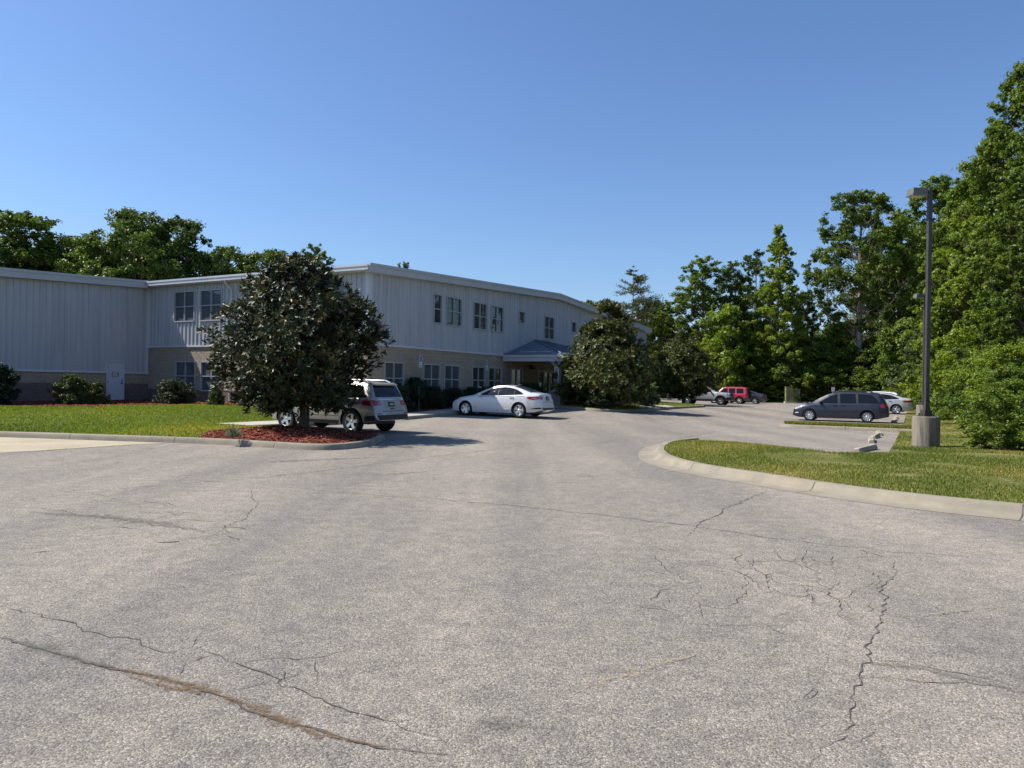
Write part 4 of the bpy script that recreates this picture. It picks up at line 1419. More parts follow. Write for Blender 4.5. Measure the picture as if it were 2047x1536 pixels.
# --- white fastback sedan
WHITE = paint('pearl_white_paint', (.58, .585, .6), .0, .3)
SEDAN = dict(L=4.87, r=.33, rim=.235, axles=(.95, 3.80), paint=WHITE, spokes=(5, 'twin'),
    top=[(0, .5), (.03, .64), (.14, .75), (.5, .87), (1.0, .96), (1.3, 1.0), (1.75, 1.19), (2.15, 1.36), (2.5, 1.45), (2.85, 1.475), (3.15, 1.465), (3.45, 1.42), (3.85, 1.30), (4.25, 1.16), (4.5, 1.12), (4.72, 1.1), (4.77, 1.02), (4.84, .8), (4.865, .7), (4.87, .5)],
    belt=[(0, .4), (.14, .62), (.6, .8), (1.3, .92), (2.2, .95), (3.4, 1.0), (4.3, 1.03), (4.7, 1.02), (4.87, .5)],
    bot=[(0, .24), (.3, .19), (1.6, .17), (3.2, .17), (4.5, .24), (4.87, .34)],
    w=[(0, .52), (.04, .64), (.16, .76), (.4, .86), (.8, .91), (1.4, .925), (3.6, .925), (4.2, .89), (4.55, .82), (4.75, .74), (4.87, .64)],
    roofw=[(0, .6), (1.3, .72), (1.9, .64), (2.4, .59), (3.2, .575), (3.8, .58), (4.3, .62), (4.87, .6)],
    side_glass=[[(1.68, .975), (1.95, 1.12), (2.3, 1.265), (2.64, 1.335), (2.67, .985)], [(2.72, .985), (2.69, 1.34), (2.95, 1.35), (3.22, 1.325), (3.47, 1.275), (3.51, 1.02)], [(3.54, 1.03), (3.51, 1.26), (3.75, 1.165), (3.96, 1.075), (3.9, 1.055)]],
    trim=[(1.64, .963), (1.95, 1.135), (2.3, 1.28), (2.62, 1.352), (2.95, 1.368), (3.22, 1.342), (3.48, 1.288), (3.78, 1.175), (4.0, 1.07), (3.92, 1.04), (2.7, .968)],
    windshield=(1.38, 2.28, .66, .53), rear_glass=('top', [(3.38, -.5), (4.26, -.57), (4.26, .57), (3.38, .5)]),
    tail_side=[[(4.16, .9), (4.3, .955), (4.74, .965), (4.74, .84), (4.5, .82), (4.28, .85)]], tail_rear=[[(.46, .86), (.5, .97), (.76, .97), (.76, .84), (.6, .83)]],
    tail_clear_side=[[(4.4, .885), (4.66, .905), (4.66, .87), (4.42, .86)]], tail_clear=[[(.54, .88), (.56, .93), (.7, .93), (.7, .88)]],
    head_side=[[(.08, .65), (.3, .76), (.62, .8), (.42, .71), (.16, .62)]], head_front=[[(.42, .62), (.44, .69), (.64, .72), (.66, .65)]], headmat=mat('smoked_lens', (.1, .11, .12), .1, coat=1),
    handles=[(2.52, .88), (3.42, .91)], mirror=(1.78, .98), plate=.86,
    seams=[[(1.66, .95), (1.5, .7), (1.52, .3)], [(2.7, .98), (2.72, .6), (2.7, .3)], [(3.52, 1.0), (3.55, .8), (3.42, .62), (3.3, .3)], [(1.65, .905), (2.4, .92), (3.3, .945), (4.1, .965)]],
    rear_seams=[[(-.7, .72), (.7, .72)]],
    extra=[('bumper_insert', [([(-.62, .36), (.62, .36), (.68, .47), (.5, .45), (-.5, .45), (-.68, .47)], 'rear', dict(off=.006)), ([(4.3, .39), (4.82, .4), (4.82, .48), (4.6, .46)], 'side', dict(sd=-1, off=.006)), ([(4.3, .39), (4.82, .4), (4.82, .48), (4.6, .46)], 'side', dict(sd=1, off=.006))], M['plastic']),
           ('badge', [([(-.08, .955), (-.05, .975), (.05, .975), (.08, .955), (.05, .935), (-.05, .935)], 'rear', dict(off=.008, grid=.04))], M['badge']),
           ('lower_grille', [([(-.5, .3), (.5, .3), (.55, .45), (-.55, .45)], 'front', {})], M['plastic']),
           ('sill_highlight', [([(1.5, .33), (3.3, .35), (3.3, .375), (1.5, .36)], 'side', dict(sd=-1, off=.014)), ([(1.5, .33), (3.3, .35), (3.3, .375), (1.5, .36)], 'side', dict(sd=1, off=.014))], WHITE)])
sw = gh(1038, 836.5)
sed, sedc = park('parked_car', SEDAN, sw, 1, 'lawn', 'pearl white fastback sedan parked nose in before the entrance', 'car', scale=1.0)
mb = MB(); mb.tube([(3.3, 0, 1.455), (3.42, 0, 1.5), (3.5, 0, 1.46)], [.035, .02, .01], 6); mb.build('antenna', M['plastic'], sed, 40)

# --- champagne off-road estate behind the magnolia
TAN = paint('champagne_paint', (.36, .345, .32), .3, .35)
SUV = dict(L=4.82, r=.385, rim=.262, arch=.47, axles=(.88, 3.80), paint=TAN, spokes=(5, 'wide'), under=.3, inset=.02,
    top=[(0, .6), (.03, .9), (.12, 1.02), (.5, 1.09), (1.15, 1.14), (1.35, 1.18), (1.75, 1.45), (2.1, 1.63), (2.4, 1.7), (3.0, 1.735), (3.7, 1.72), (4.2, 1.68), (4.34, 1.65), (4.4, 1.6), (4.62, 1.2), (4.66, 1.12), (4.72, .9), (4.76, .78), (4.8, .72), (4.82, .5)],
    belt=[(0, .5), (.12, .85), (.6, 1.0), (1.3, 1.09), (2.5, 1.11), (3.8, 1.15), (4.5, 1.15), (4.7, .9), (4.82, .45)],
    bot=[(0, .38), (.4, .3), (1.4, .28), (3.2, .28), (4.3, .34), (4.82, .44)],
    w=[(0, .7), (.05, .82), (.2, .91), (.6, .955), (1.4, .965), (4.0, .965), (4.4, .94), (4.65, .89), (4.76, .86), (4.82, .78)],
    roofw=[(0, .7), (1.3, .78), (2.1, .7), (2.6, .68), (4.2, .66), (4.6, .74), (4.82, .7)],
    side_glass=[[(1.78, 1.12), (2.15, 1.44), (2.4, 1.56), (2.62, 1.59), (2.66, 1.13)], [(2.75, 1.135), (2.72, 1.595), (3.4, 1.595), (3.5, 1.56), (3.55, 1.16)], [(3.63, 1.17), (3.6, 1.56), (4.1, 1.53), (4.34, 1.2)]],
    trim=[(1.74, 1.105), (2.15, 1.455), (2.4, 1.575), (2.7, 1.61), (3.4, 1.61), (3.6, 1.578), (4.12, 1.545), (4.38, 1.19), (3.6, 1.15), (2.7, 1.115)],
    windshield=(1.42, 2.2, .72, .63), rear_glass=('rear', [(-.7, 1.2), (.7, 1.2), (.6, 1.565), (-.6, 1.565)]),
    tail_side=[[(4.2, .97), (4.28, 1.08), (4.62, 1.1), (4.68, .93), (4.4, .92)]], tail_rear=[[(.52, .94), (.55, 1.08), (.84, 1.09), (.86, .92)]],
    tail_clear=[[(.56, .97), (.58, 1.03), (.66, 1.03), (.66, .97)]],
    head_side=[[(.08, .8), (.14, .94), (.5, 1.0), (.42, .84)]], head_front=[[(.46, .8), (.48, .94), (.72, .95), (.74, .82)]],
    handles=[(2.5, .98), (3.42, 1.0)], mirror=(1.86, 1.13), plate=.96,
    seams=[[(1.68, 1.1), (1.6, .8), (1.62, .42)], [(2.7, 1.12), (2.72, .42)], [(3.58, 1.15), (3.52, .95), (3.36, .7), (3.3, .42)], [(1.7, .56), (3.3, .56)]],
    rear_seams=[[(-.8, 1.13), (-.72, .74), (.72, .74), (.8, 1.13)]],
    extra=[('lower_bumper', [([(-.76, .46), (.76, .46), (.8, .62), (-.8, .62)], 'rear', dict(off=.012)), ([(4.32, .4), (4.78, .46), (4.78, .62), (4.36, .58)], 'side', dict(sd=-1, off=.012)), ([(4.32, .4), (4.78, .46), (4.78, .62), (4.36, .58)], 'side', dict(sd=1, off=.012))], M['plastic']),
           ('sill', [([(1.4, .3), (3.28, .3), (3.28, .42), (1.4, .42)], 'side', dict(sd=-1, off=.012)), ([(1.4, .3), (3.28, .3), (3.28, .42), (1.4, .42)], 'side', dict(sd=1, off=.012))], M['plastic']),
           ('chrome_strip', [([(-.66, 1.105), (.66, 1.105), (.66, 1.135), (-.66, 1.135)], 'rear', dict(off=.016))], M['chrome']),
           ('tailgate_handle', [([(-.1, .8), (.1, .8), (.1, .83), (-.1, .83)], 'rear', dict(off=.016))], M['plastic']),
           ('reflector', [([(.6, .64), (.8, .64), (.8, .68), (.6, .68)], 'rear', dict(off=.012))], M['red_lens']), ('reflector', [([(-.8, .64), (-.6, .64), (-.6, .68), (-.8, .68)], 'rear', dict(off=.012))], M['red_lens']),
           ('grille', [([(-.4, .72), (.4, .72), (.44, .98), (-.44, .98)], 'front', {})], M['plastic'])])
suv, suvc = park('parked_car', SUV, gh(705, 866.5), 1, 'lawn', 'champagne coloured off-road estate parked behind the big magnolia', 'car', scale=.97)
mb = MB()
for y in (-.56, .56): mb.tube([(2.3, y, 1.69), (2.45, y, 1.76), (4.0, y, 1.75), (4.2, y, 1.69)], .02, 6); 
rr_ = mb.build('roof_rail', M['chrome'], suv, 40)
mb = MB(); mb.hexa([(4.28, -.62, 1.63), (4.5, -.58, 1.585), (4.5, .58, 1.585), (4.28, .62, 1.63), (4.26, -.62, 1.68), (4.5, -.58, 1.62), (4.5, .58, 1.62), (4.26, .62, 1.68)]); mb.build('spoiler', TAN, suv, 40)
mb = MB(); mb.tube([(4.15, .3, 1.68), (4.3, .3, 2.02)], .008, 5); mb.build('antenna', M['plastic'], suv)
mb = MB(); mb.tube([(4.55, -.1, 1.31), (4.6, .35, 1.3)], .012, 5); mb.build('rear_wiper', M['plastic'], suv)

# --- dark slate minivan
SLATE = mat('slate_blue_paint', (.011, .017, .034), rough=.4, coat=.5, coat_rough=.06)
VAN = dict(L=5.08, r=.335, rim=.225, axles=(.96, 3.99), paint=SLATE, spokes=(10, 'thin'), under=.2,
    top=[(0, .5), (.03, .66), (.12, .76), (.4, .9), (.75, 1.0), (1.0, 1.07), (1.5, 1.37), (1.95, 1.6), (2.25, 1.69), (2.7, 1.735), (3.4, 1.745), (4.1, 1.72), (4.55, 1.67), (4.68, 1.6), (4.95, 1.1), (5.02, .92), (5.06, .72), (5.08, .5)],
    belt=[(0, .42), (.12, .66), (.6, .86), (1.1, .98), (2.0, 1.03), (3.5, 1.07), (4.6, 1.1), (4.95, 1.0), (5.08, .45)],
    bot=[(0, .28), (.4, .2), (1.6, .19), (3.4, .19), (4.6, .24), (5.08, .36)],
    w=[(0, .56), (.05, .7), (.2, .83), (.5, .92), (.9, .965), (1.5, .98), (4.2, .98), (4.6, .95), (4.9, .88), (5.0, .85), (5.08, .76)],
    roofw=[(0, .6), (1.0, .78), (1.9, .72), (2.4, .7), (4.3, .68), (4.7, .7), (5.08, .7)],
    side_glass=[[(1.42, 1.06), (1.75, 1.27), (2.08, 1.47), (2.42, 1.585), (2.46, 1.07)], [(2.6, 1.08), (2.56, 1.6), (3.36, 1.615), (3.42, 1.09)], [(3.54, 1.1), (3.5, 1.61), (4.2, 1.575), (4.46, 1.36), (4.6, 1.11)]],
    trim=[(1.38, 1.045), (1.75, 1.285), (2.08, 1.485), (2.42, 1.6), (3.0, 1.63), (3.6, 1.63), (4.22, 1.59), (4.5, 1.37), (4.64, 1.095), (3.0, 1.07)],
    windshield=(1.08, 2.05, .74, .62), rear_glass=('rear', [(-.66, 1.15), (.66, 1.15), (.56, 1.52), (-.56, 1.52)]),
    tail_side=[[(4.66, .88), (4.62, 1.04), (4.76, 1.08), (4.96, 1.06), (5.0, .84), (4.8, .83)]], tail_rear=[[(.62, .84), (.66, 1.07), (.82, 1.07), (.84, .84)]],
    head_side=[[(.1, .7), (.28, .83), (.72, .97), (.82, .95), (.5, .77), (.2, .67)]], head_front=[[(.36, .66), (.38, .74), (.64, .8), (.68, .7)]],
    handles=[(2.28, .95), (2.74, .96)], handlemat=SLATE, mirror=(1.55, 1.06), plate=.86,
    seams=[[(1.36, 1.0), (1.28, .7), (1.32, .28)], [(2.52, 1.06), (2.54, .28)], [(3.5, 1.08), (3.54, .8), (3.44, .28)], [(1.32, .6), (3.4, .62)], [(2.6, 1.045), (4.5, 1.075)]],
    extra=[('fog_lamp', [([(.16, .44), (.36, .44), (.36, .5), (.2, .5)], 'side', dict(sd=-1, off=.01, grid=.05))], M['clear_lens']), ('fog_lamp', [([(.16, .44), (.36, .44), (.36, .5), (.2, .5)], 'side', dict(sd=1, off=.01, grid=.05))], M['clear_lens']),
           ('rub_strip', [([(1.36, .585), (3.42, .6), (3.42, .625), (1.36, .61)], 'side', dict(sd=-1, off=.014)), ([(1.36, .585), (3.42, .6), (3.42, .625), (1.36, .61)], 'side', dict(sd=1, off=.014))], SLATE)])
van, vanc = park('parked_car', VAN, gh(1618, 841.5), 0, 'lawn', 'dark slate blue minivan parked beside the narrow grass strip', 'car', scale=.96)
for sd in (-1, 1):
    mb = MB(); mb.tube([(2.3, sd * .6, 1.68), (2.5, sd * .6, 1.775), (4.1, sd * .6, 1.765), (4.35, sd * .6, 1.67)], .022, 6); mb.build('roof_rail', M['plastic'], van, 40)
mb = MB()
for x in (2.75, 3.7): mb.tube([(x, -.6, 1.775), (x, .6, 1.775)], .02, 6)
mb.build('roof_crossbar', M['plastic'], van, 40)
mb = MB()
mb.box(1.75, 1.85, -.62, -.24, 1.02, 1.26); mb.build('seat', M['grey_plastic'], van)
bpy.data.objects.remove(van.children[-1])

# --- silver saloon and white estate beyond the minivan
SILVER = paint('silver_paint', (.43, .44, .46), .15, .33)
sp = dict(SEDAN); sp.update(paint=SILVER, spokes=(5, 'wide'), extra=[], tail_clear=[], tail_clear_side=[])
s2, _ = park('parked_car', sp, gh(1791, 828.5), 1, 'lawn', 'silver saloon whose tail shows behind the slate minivan', 'car', scale=1.02)
EST = dict(SUV)
EST.update(trim=[(1.76, 1.01), (2.6, 1.465), (3.6, 1.455), (4.12, 1.39), (4.32, 1.17)], paint=paint('bright_white_paint', (.7, .7, .7), 0, .3), extra=[], plate=.9,
    top=[(0, .55), (.03, .72), (.14, .84), (.6, .95), (1.1, 1.02), (1.35, 1.08), (1.8, 1.35), (2.2, 1.5), (2.6, 1.56), (3.2, 1.57), (3.8, 1.55), (4.3, 1.5), (4.45, 1.44), (4.6, 1.15), (4.7, .95), (4.78, .7), (4.82, .5)],
    side_glass=[[(1.78, 1.02), (2.15, 1.32), (2.4, 1.42), (2.62, 1.45), (2.66, 1.04)], [(2.75, 1.045), (2.72, 1.455), (3.4, 1.45), (3.55, 1.06)], [(3.63, 1.08), (3.6, 1.44), (4.1, 1.38), (4.3, 1.18)]],
    belt=[(0, .45), (.12, .7), (.6, .86), (1.3, .97), (2.5, 1.0), (3.8, 1.04), (4.5, 1.08), (4.7, .8), (4.82, .45)], r=.34, rim=.23, arch=.4,
    rear_glass=('rear', [(-.66, 1.1), (.66, 1.1), (.56, 1.4), (-.56, 1.4)]), tail_side=[[(4.2, .9), (4.28, 1.0), (4.6, 1.02), (4.68, .86), (4.4, .85)]], tail_rear=[[(.52, .86), (.55, 1.0), (.84, 1.0), (.86, .85)]],
    rear_seams=[], seams=[], head_side=[], head_front=[], tail_clear=[], handles=[])
x, y = at(1775, 60.0)
s3, _ = park('parked_car', EST, (x, y), 1, 'lawn', 'white estate car parked beyond the silver saloon', 'car', scale=1.0)

# --- silver pickup truck by the far magnolia
PICK = dict(L=5.6, r=.43, rim=.23, arch=.53, axles=(.98, 4.3), paint=SILVER, rimmat=M['alloy'], spokes=(8, 'thin'), under=.42, inset=.0,
    top=[(0, .75), (.03, 1.0), (.1, 1.2), (.5, 1.27), (1.3, 1.3), (1.45, 1.34), (1.85, 1.68), (2.15, 1.88), (2.5, 1.94), (3.4, 1.93), (3.72, 1.88), (3.8, 1.7), (3.86, 1.3), (4.0, 1.27), (5.55, 1.27), (5.6, 1.1)],
    belt=[(0, .7), (.1, 1.1), (.6, 1.2), (1.4, 1.26), (3.7, 1.28), (5.55, 1.24), (5.6, 1.0)],
    bot=[(0, .52), (.4, .46), (5.0, .46), (5.6, .58)],
    w=[(0, .84), (.05, .92), (.3, .99), (.7, 1.05), (1.3, 1.05), (1.6, .99), (3.8, .99), (4.0, 1.05), (4.7, 1.05), (5.0, 1.0), (5.6, .98)],
    roofw=[(0, .8), (1.4, .82), (2.1, .74), (3.7, .72), (5.6, .8)],
    side_glass=[[(1.85, 1.3), (2.1, 1.58), (2.35, 1.78), (2.62, 1.8), (2.64, 1.3)], [(2.74, 1.3), (2.72, 1.8), (3.5, 1.79), (3.56, 1.31)]],
    windshield=(1.5, 2.24, .8, .68), rear_glass=('top', [(3.74, -.6), (3.82, -.62), (3.82, .62), (3.74, .6)]),
    head_side=[[(.04, .98), (.06, 1.2), (.4, 1.2), (.36, 1.0)]], head_front=[[(.6, .98), (.6, 1.2), (.86, 1.2), (.86, .98)]], headmat=mat('dark_lens', (.12, .125, .13), .1, coat=1),
    handles=[(2.5, 1.12)], mirror=(1.95, 1.32), mirrormat=M['plastic'],
    seams=[[(1.72, 1.26), (1.66, .9), (1.7, .55)], [(2.68, 1.28), (2.7, .55)], [(3.78, 1.28), (3.78, .55)]],
    extra=[('grille', [([(-.58, .86), (.58, .86), (.58, 1.17), (-.58, 1.17)], 'front', dict(off=.02))], M['plastic']),
           ('front_bumper', [([(-.84, .56), (.84, .56), (.84, .8), (-.84, .8)], 'front', dict(off=.06)), ([(.03, .55), (.4, .5), (.4, .8), (.03, .82)], 'side', dict(sd=-1, off=.03)), ([(.03, .55), (.4, .5), (.4, .8), (.03, .82)], 'side', dict(sd=1, off=.03))], M['plastic']),
           ('wheel_arch_flare', [([(.98 + .59 * math.cos(a), .43 + .6 * math.sin(a)) for a in np.linspace(.15, 2.95, 14)] + [(.98 + .535 * math.cos(a), .43 + .535 * math.sin(a)) for a in np.linspace(2.95, .15, 14)], 'side', dict(sd=1, off=.05))], M['grey_plastic']),
           ('wheel_arch_flare', [([(.98 + .59 * math.cos(a), .43 + .6 * math.sin(a)) for a in np.linspace(.15, 2.95, 14)] + [(.98 + .535 * math.cos(a), .43 + .535 * math.sin(a)) for a in np.linspace(2.95, .15, 14)], 'side', dict(sd=-1, off=.05))], M['grey_plastic']),
           ('side_step', [([(1.7, .46), (3.7, .46), (3.7, .56), (1.7, .56)], 'side', dict(sd=1, off=.03)), ([(1.7, .46), (3.7, .46), (3.7, .56), (1.7, .56)], 'side', dict(sd=-1, off=.03))], M['plastic'])])
pk, _ = park('pickup_truck', PICK, gh(1440, 810.5), 0, 'lot', 'silver lifted pickup truck with black grille facing out beside the far magnolia', 'pickup truck', scale=.93)

# --- red box estate and dark saloon at the far end of the lot
RED = paint('red_paint', (.42, .03, .05), .15, .35)
BOX = dict(SUV)
BOX.pop('trim')
BOX.update(L=4.4, paint=RED, axles=(.85, 3.5), rear_seams=[], plate=.9, r=.36, rim=.22,
    top=[(0, .6), (.03, .9), (.12, 1.0), (.9, 1.08), (1.1, 1.12), (1.5, 1.5), (1.75, 1.7), (2.1, 1.77), (3.0, 1.79), (4.0, 1.76), (4.15, 1.72), (4.25, 1.5), (4.3, 1.1), (4.36, .75), (4.4, .5)],
    belt=[(0, .5), (.12, .85), (.6, .98), (1.1, 1.04), (2.5, 1.06), (4.2, 1.08), (4.3, .9), (4.4, .45)],
    w=[(0, .7), (.05, .8), (.2, .88), (.6, .92), (4.0, .92), (4.25, .88), (4.4, .8)], bot=[(0, .4), (.4, .32), (3.2, .3), (4.0, .36), (4.4, .46)],
    roofw=[(0, .7), (1.1, .76), (1.7, .7), (4.1, .69), (4.4, .72)],
    side_glass=[[(1.42, 1.08), (1.7, 1.45), (1.9, 1.6), (2.25, 1.62), (2.28, 1.08)], [(2.42, 1.09), (2.4, 1.62), (3.02, 1.62), (3.04, 1.09)], [(3.22, 1.11), (3.2, 1.61), (3.86, 1.59), (3.9, 1.12)]],
    windshield=(1.16, 1.8, .7, .62), rear_glass=('rear', [(-.62, 1.14), (.62, 1.14), (.56, 1.58), (-.56, 1.58)]),
    tail_side=[[(4.1, .85), (4.1, 1.05), (4.28, 1.05), (4.3, .85)]], tail_rear=[[(.66, .85), (.66, 1.05), (.84, 1.05), (.84, .85)]], tail_clear=[], handles=[(2.1, .98), (2.9, .98)], mirror=(1.6, 1.1), mirrormat=M['plastic'],
    seams=[[(2.35, 1.07), (2.36, .4)], [(1.36, 1.05), (1.34, .4)], [(3.12, 1.09), (3.1, .5)]],
    extra=[('rear_bumper', [([(-.78, .46), (.78, .46), (.8, .68), (-.8, .68)], 'rear', dict(off=.02)), ([(3.98, .42), (4.36, .46), (4.36, .66), (4.0, .62)], 'side', dict(sd=-1, off=.014)), ([(3.98, .42), (4.36, .46), (4.36, .66), (4.0, .62)], 'side', dict(sd=1, off=.014))], M['grey_plastic'])])
rd, rdc = park('parked_car', BOX, gh(1478, 808.0), 1, 'lawn', 'boxy red off-road estate parked between the silver pickup and a dark saloon', 'car', scale=.98)
mb = MB(); mb.lathe([(0, .0), (.3, 0), (.36, .03), (.37, .12), (.34, .2), (0, .22)], 24, (0, 0, 0), 'y')
vs = [(4.3 + v[1], v[0] - .02, 1.0 + v[2]) for v in mb.v]; m2 = MB(); m2.add(vs, mb.f); m2.build('spare_wheel', M['tyre'], rd, 40)
sp = dict(SEDAN); sp.update(paint=paint('dark_grey_paint', (.035, .045, .055), .4, .33), spokes=(5, 'wide'), extra=[], tail_clear=[], tail_clear_side=[])
dk, _ = park('parked_car', sp, gh(1509, 807.5), 1, 'lawn', 'dark grey saloon at the far end of the lot behind the red estate', 'car', scale=.95)


# ------------------------------------------------------------------ lamp posts, wheel stops, signs, cabinets
def lamp(px, depth, lab, ht=8.25, zb=None):
    x, y = at(px, depth)
    z = right_z(x, y) if zb is None else zb
    root = empty('lamp_post', (x, y, z), R(4), label=lab, cat='lamp post', group='square lamp posts on round concrete piers')
    mb = MB(); mb.lathe([(.36, -.2), (.365, .84), (.355, .87), (.345, .88), (0, .885)], 40); mb.build('pier', M['pier'], root, 40)
    mb = MB(); h = .054
    mb.box(-h, h, -h, h, .9, ht); pole = mb.build('pole', M['pole'], root)
    mb = MB(); mb.box(-.17, .17, -.17, .17, .885, .91); mb.box(-.11, .11, -.11, .11, .91, 1.06)
    for sx in (-.13, .13):
        for sy in (-.13, .13): mb.lathe([(.022, .91), (.022, .97), (0, .972)], 8, (sx, sy, 0))
    mb.build('base_plate', M['pole'], pole)
    mb = MB(); mb.box(-.17, -.07, -.04, .04, ht - .16, ht - .07); arm = mb.build('arm', M['pole'], root)
    mb = MB()
    mb.hexa([(-.61, -.17, ht - .23), (-.17, -.17, ht - .23), (-.17, .17, ht - .23), (-.61, .17, ht - .23), (-.59, -.16, ht - .05), (-.17, -.16, ht - .05), (-.17, .16, ht - .05), (-.59, .16, ht - .05)])
    mb.box(-.63, -.16, -.185, .185, ht - .26, ht - .228)
    hd = mb.build('lamp_head', M['lamp_box'], root)
    mb = MB(); mb.hexa([(-.54, -.11, ht - .285), (-.24, -.11, ht - .285), (-.24, .11, ht - .285), (-.54, .11, ht - .285), (-.6, -.16, ht - .2605), (-.19, -.16, ht - .2605), (-.19, .16, ht - .2605), (-.6, .16, ht - .2605)])
    mb.build('lens', M['lens'], hd)
    return root


lamp(1852.5, 21.6, 'tall square lamp post on a stained concrete pier, the near one on the grass verge', 7.55)
lamp(1846, 44.0, 'farther lamp post on a pale concrete pier, half hidden behind the near post', 7.5)

# wheel stops: one kind of mesh, each an object of its own
mb = MB()
n = 10
prof = [(-.1, 0), (-.095, .05), (-.06, .125), (.06, .125), (.095, .05), (.1, 0)]
for (xa, xb, k0, k1) in ((-.9, -.82, .8, 1), (-.82, .82, 1, 1), (.82, .9, 1, .8)):
    A = [(xa, y * k0, z * k0) for y, z in prof]; Bq = [(xb, y * k1, z * k1) for y, z in prof]
    mb.add(A + Bq, [(i, i + 1, 7 + i, 6 + i) for i in range(5)])
mb.add([(-.9, y * .8, z * .8) for y, z in prof], [tuple(range(6))]); mb.add([(.9, y * .8, z * .8) for y, z in prof], [tuple(reversed(range(6)))])
stop_me = mb.mesh('wheel_stop', M['stop'])
bm = bmesh.new(); bm.from_mesh(stop_me); bmesh.ops.recalc_face_normals(bm, faces=bm.faces); bm.to_mesh(stop_me); bm.free()
ua = math.atan2(U.y, U.x)
sl = ['nearest concrete wheel stop, knocked askew at the end of the empty stall', 'second wheel stop behind the askew one, in line with the empty stalls', 'third wheel stop of the near row before the grass verge', 'fourth wheel stop, last of the near row, touching the narrow grass strip']
p0, p1 = gh(1708, 902.5, .05), gh(1752, 893.5, .05)
c0 = (p0 + p1) / 2
spots = [((c0.x, c0.y), math.atan2(p1.y - p0.y, p1.x - p0.x), sl[0])]
q1 = gh(1742, 880, .05)
for k in range(3):
    spots.append(((q1.x + U.x * 2.75 * k, q1.y + U.y * 2.75 * k), ua + (.05, -.04, .07)[k], sl[k + 1]))
q2 = gh(1787, 842.5, .05)
for k in range(3):
    spots.append(((q2.x + U.x * 2.9 * k, q2.y + U.y * 2.9 * k), ua + (-.05, .08, .03)[k], ['wheel stop just behind the slate minivan', 'middle wheel stop of the row past the minivan', 'farthest wheel stop, before the silver saloon'][k]))
for (x, y), a, lab in spots:
    o = link('wheel_stop', stop_me, label=lab, cat='wheel stop', group='concrete wheel stops along the verge')
    o.location = (x, y, float(terr(x, y)) + .004); o.rotation_euler = (0, random.uniform(-.015, .015), a)


def wheelchair(mb, c, s, y, m):
    """access symbol from strokes; c centre (x,z), s size; drawn on the plane at y"""
    cx, cz = c
    def st(pts, w):
        for a, b_ in zip(pts[:-1], pts[1:]):
            a, b_ = Vector(a), Vector(b_)
            n_ = Vector((-(b_ - a).y, (b_ - a).x)).normalized() * w * s
            mb.add([(cx + p.x, y, cz + p.y) for p in (a * s - n_, b_ * s - n_, b_ * s + n_, a * s + n_)], [(0, 1, 2, 3)], m)
    st([(.12 + .0 + .3 * math.cos(a) - .1, -.18 + .3 * math.sin(a)) for a in np.linspace(2.2, 6.4, 12)], .045)
    st([(-.06, .3), (-.03, -.06), (.22, -.06), (.34, -.36)], .05); st([(-.05, .12), (.16, .12)], .045)
    mb.add([(cx + s * (-.07 + .075 * math.cos(a)), y, cz + s * (.42 + .075 * math.sin(a))) for a in np.linspace(0, 5.9, 10)], [tuple(range(10))], m)


def access_sign(px, py0, py1, q, lab):
    # stands on its post in the planting at distance q from the lot axis
    X, Y, _ = ray(px, 730)
    k = q / (-math.cos(TH) * X + math.sin(TH) * Y)
    x, y = k * X, k * Y
    z = float(terr(x, y)) + .15
    zt, zb_ = zat(px, py0, y), zat(px, py1, y)
    root = empty('access_sign', (x, y, z), math.atan2(-V.x, V.y) + math.pi + R(10), label=lab, cat='sign', group='parking signs along the gable wall')
    h, b0 = zt - z, zb_ - z
    mb = MB(); mb.box(-.022, .022, .0, .03, -.1, h - .05); mb.build('post', M['post'], root)
    w_ = .155
    mb = MB()
    mb.box(-w_, w_, -.006, -.001, b0 + .2, h, 0)
    mb.box(-w_ + .03, w_ - .03, -.009, -.0062, b0 + .28, b0 + .56, 1)
    for k2 in range(3): mb.box(-w_ + .04, w_ - .04, -.009, -.0062, h - .07 - k2 * .06, h - .045 - k2 * .06, 2)
    wheelchair(mb, (0, b0 + .42), .2, -.0105, 0)
    mb.box(-w_, w_, -.006, -.001, b0, b0 + .17, 0)
    for k2 in range(2): mb.box(-w_ + .04, w_ - .04, -.009, -.0062, b0 + .035 + k2 * .06, b0 + .065 + k2 * .06, 2)
    mb.build('sign_panel', [M['sign_white'], M['sign_blue'], M['sign_green']], root)


access_sign(841, 711.5, 735, 21.6, 'blue and white wheelchair parking sign left of the second ground floor window')
access_sign(973.5, 720.5, 741, 21.6, 'blue and white wheelchair parking sign above the white sedan')
X, Y, _ = ray(838.5, 783); k = 21.25 / (-math.cos(TH) * X + math.sin(TH) * Y)
x, y = k * X, k * Y; z = float(terr(x, y)) + .15
root = empty('parking_sign', (x, y, z), math.atan2(-V.x, V.y) + math.pi + R(14), label='small white sign with green lettering low before the dark hedge', cat='sign')
h, b0 = zat(838.5, 774, y) - z, zat(838.5, 793, y) - z
mb = MB(); mb.box(-.02, .02, 0, .03, -.1, h - .03); mb.build('post', M['post'], root)
mb = MB(); mb.box(-.105, .105, -.006, -.001, b0, h, 0)
for k2 in range(4):
    for j in range(4): mb.box(-.08 + j * .042, -.047 + j * .042, -.009, -.0062, h - .085 - k2 * .105, h - .035 - k2 * .105, 1)
mb.build('sign_panel', [M['sign_white'], M['sign_green']], root)

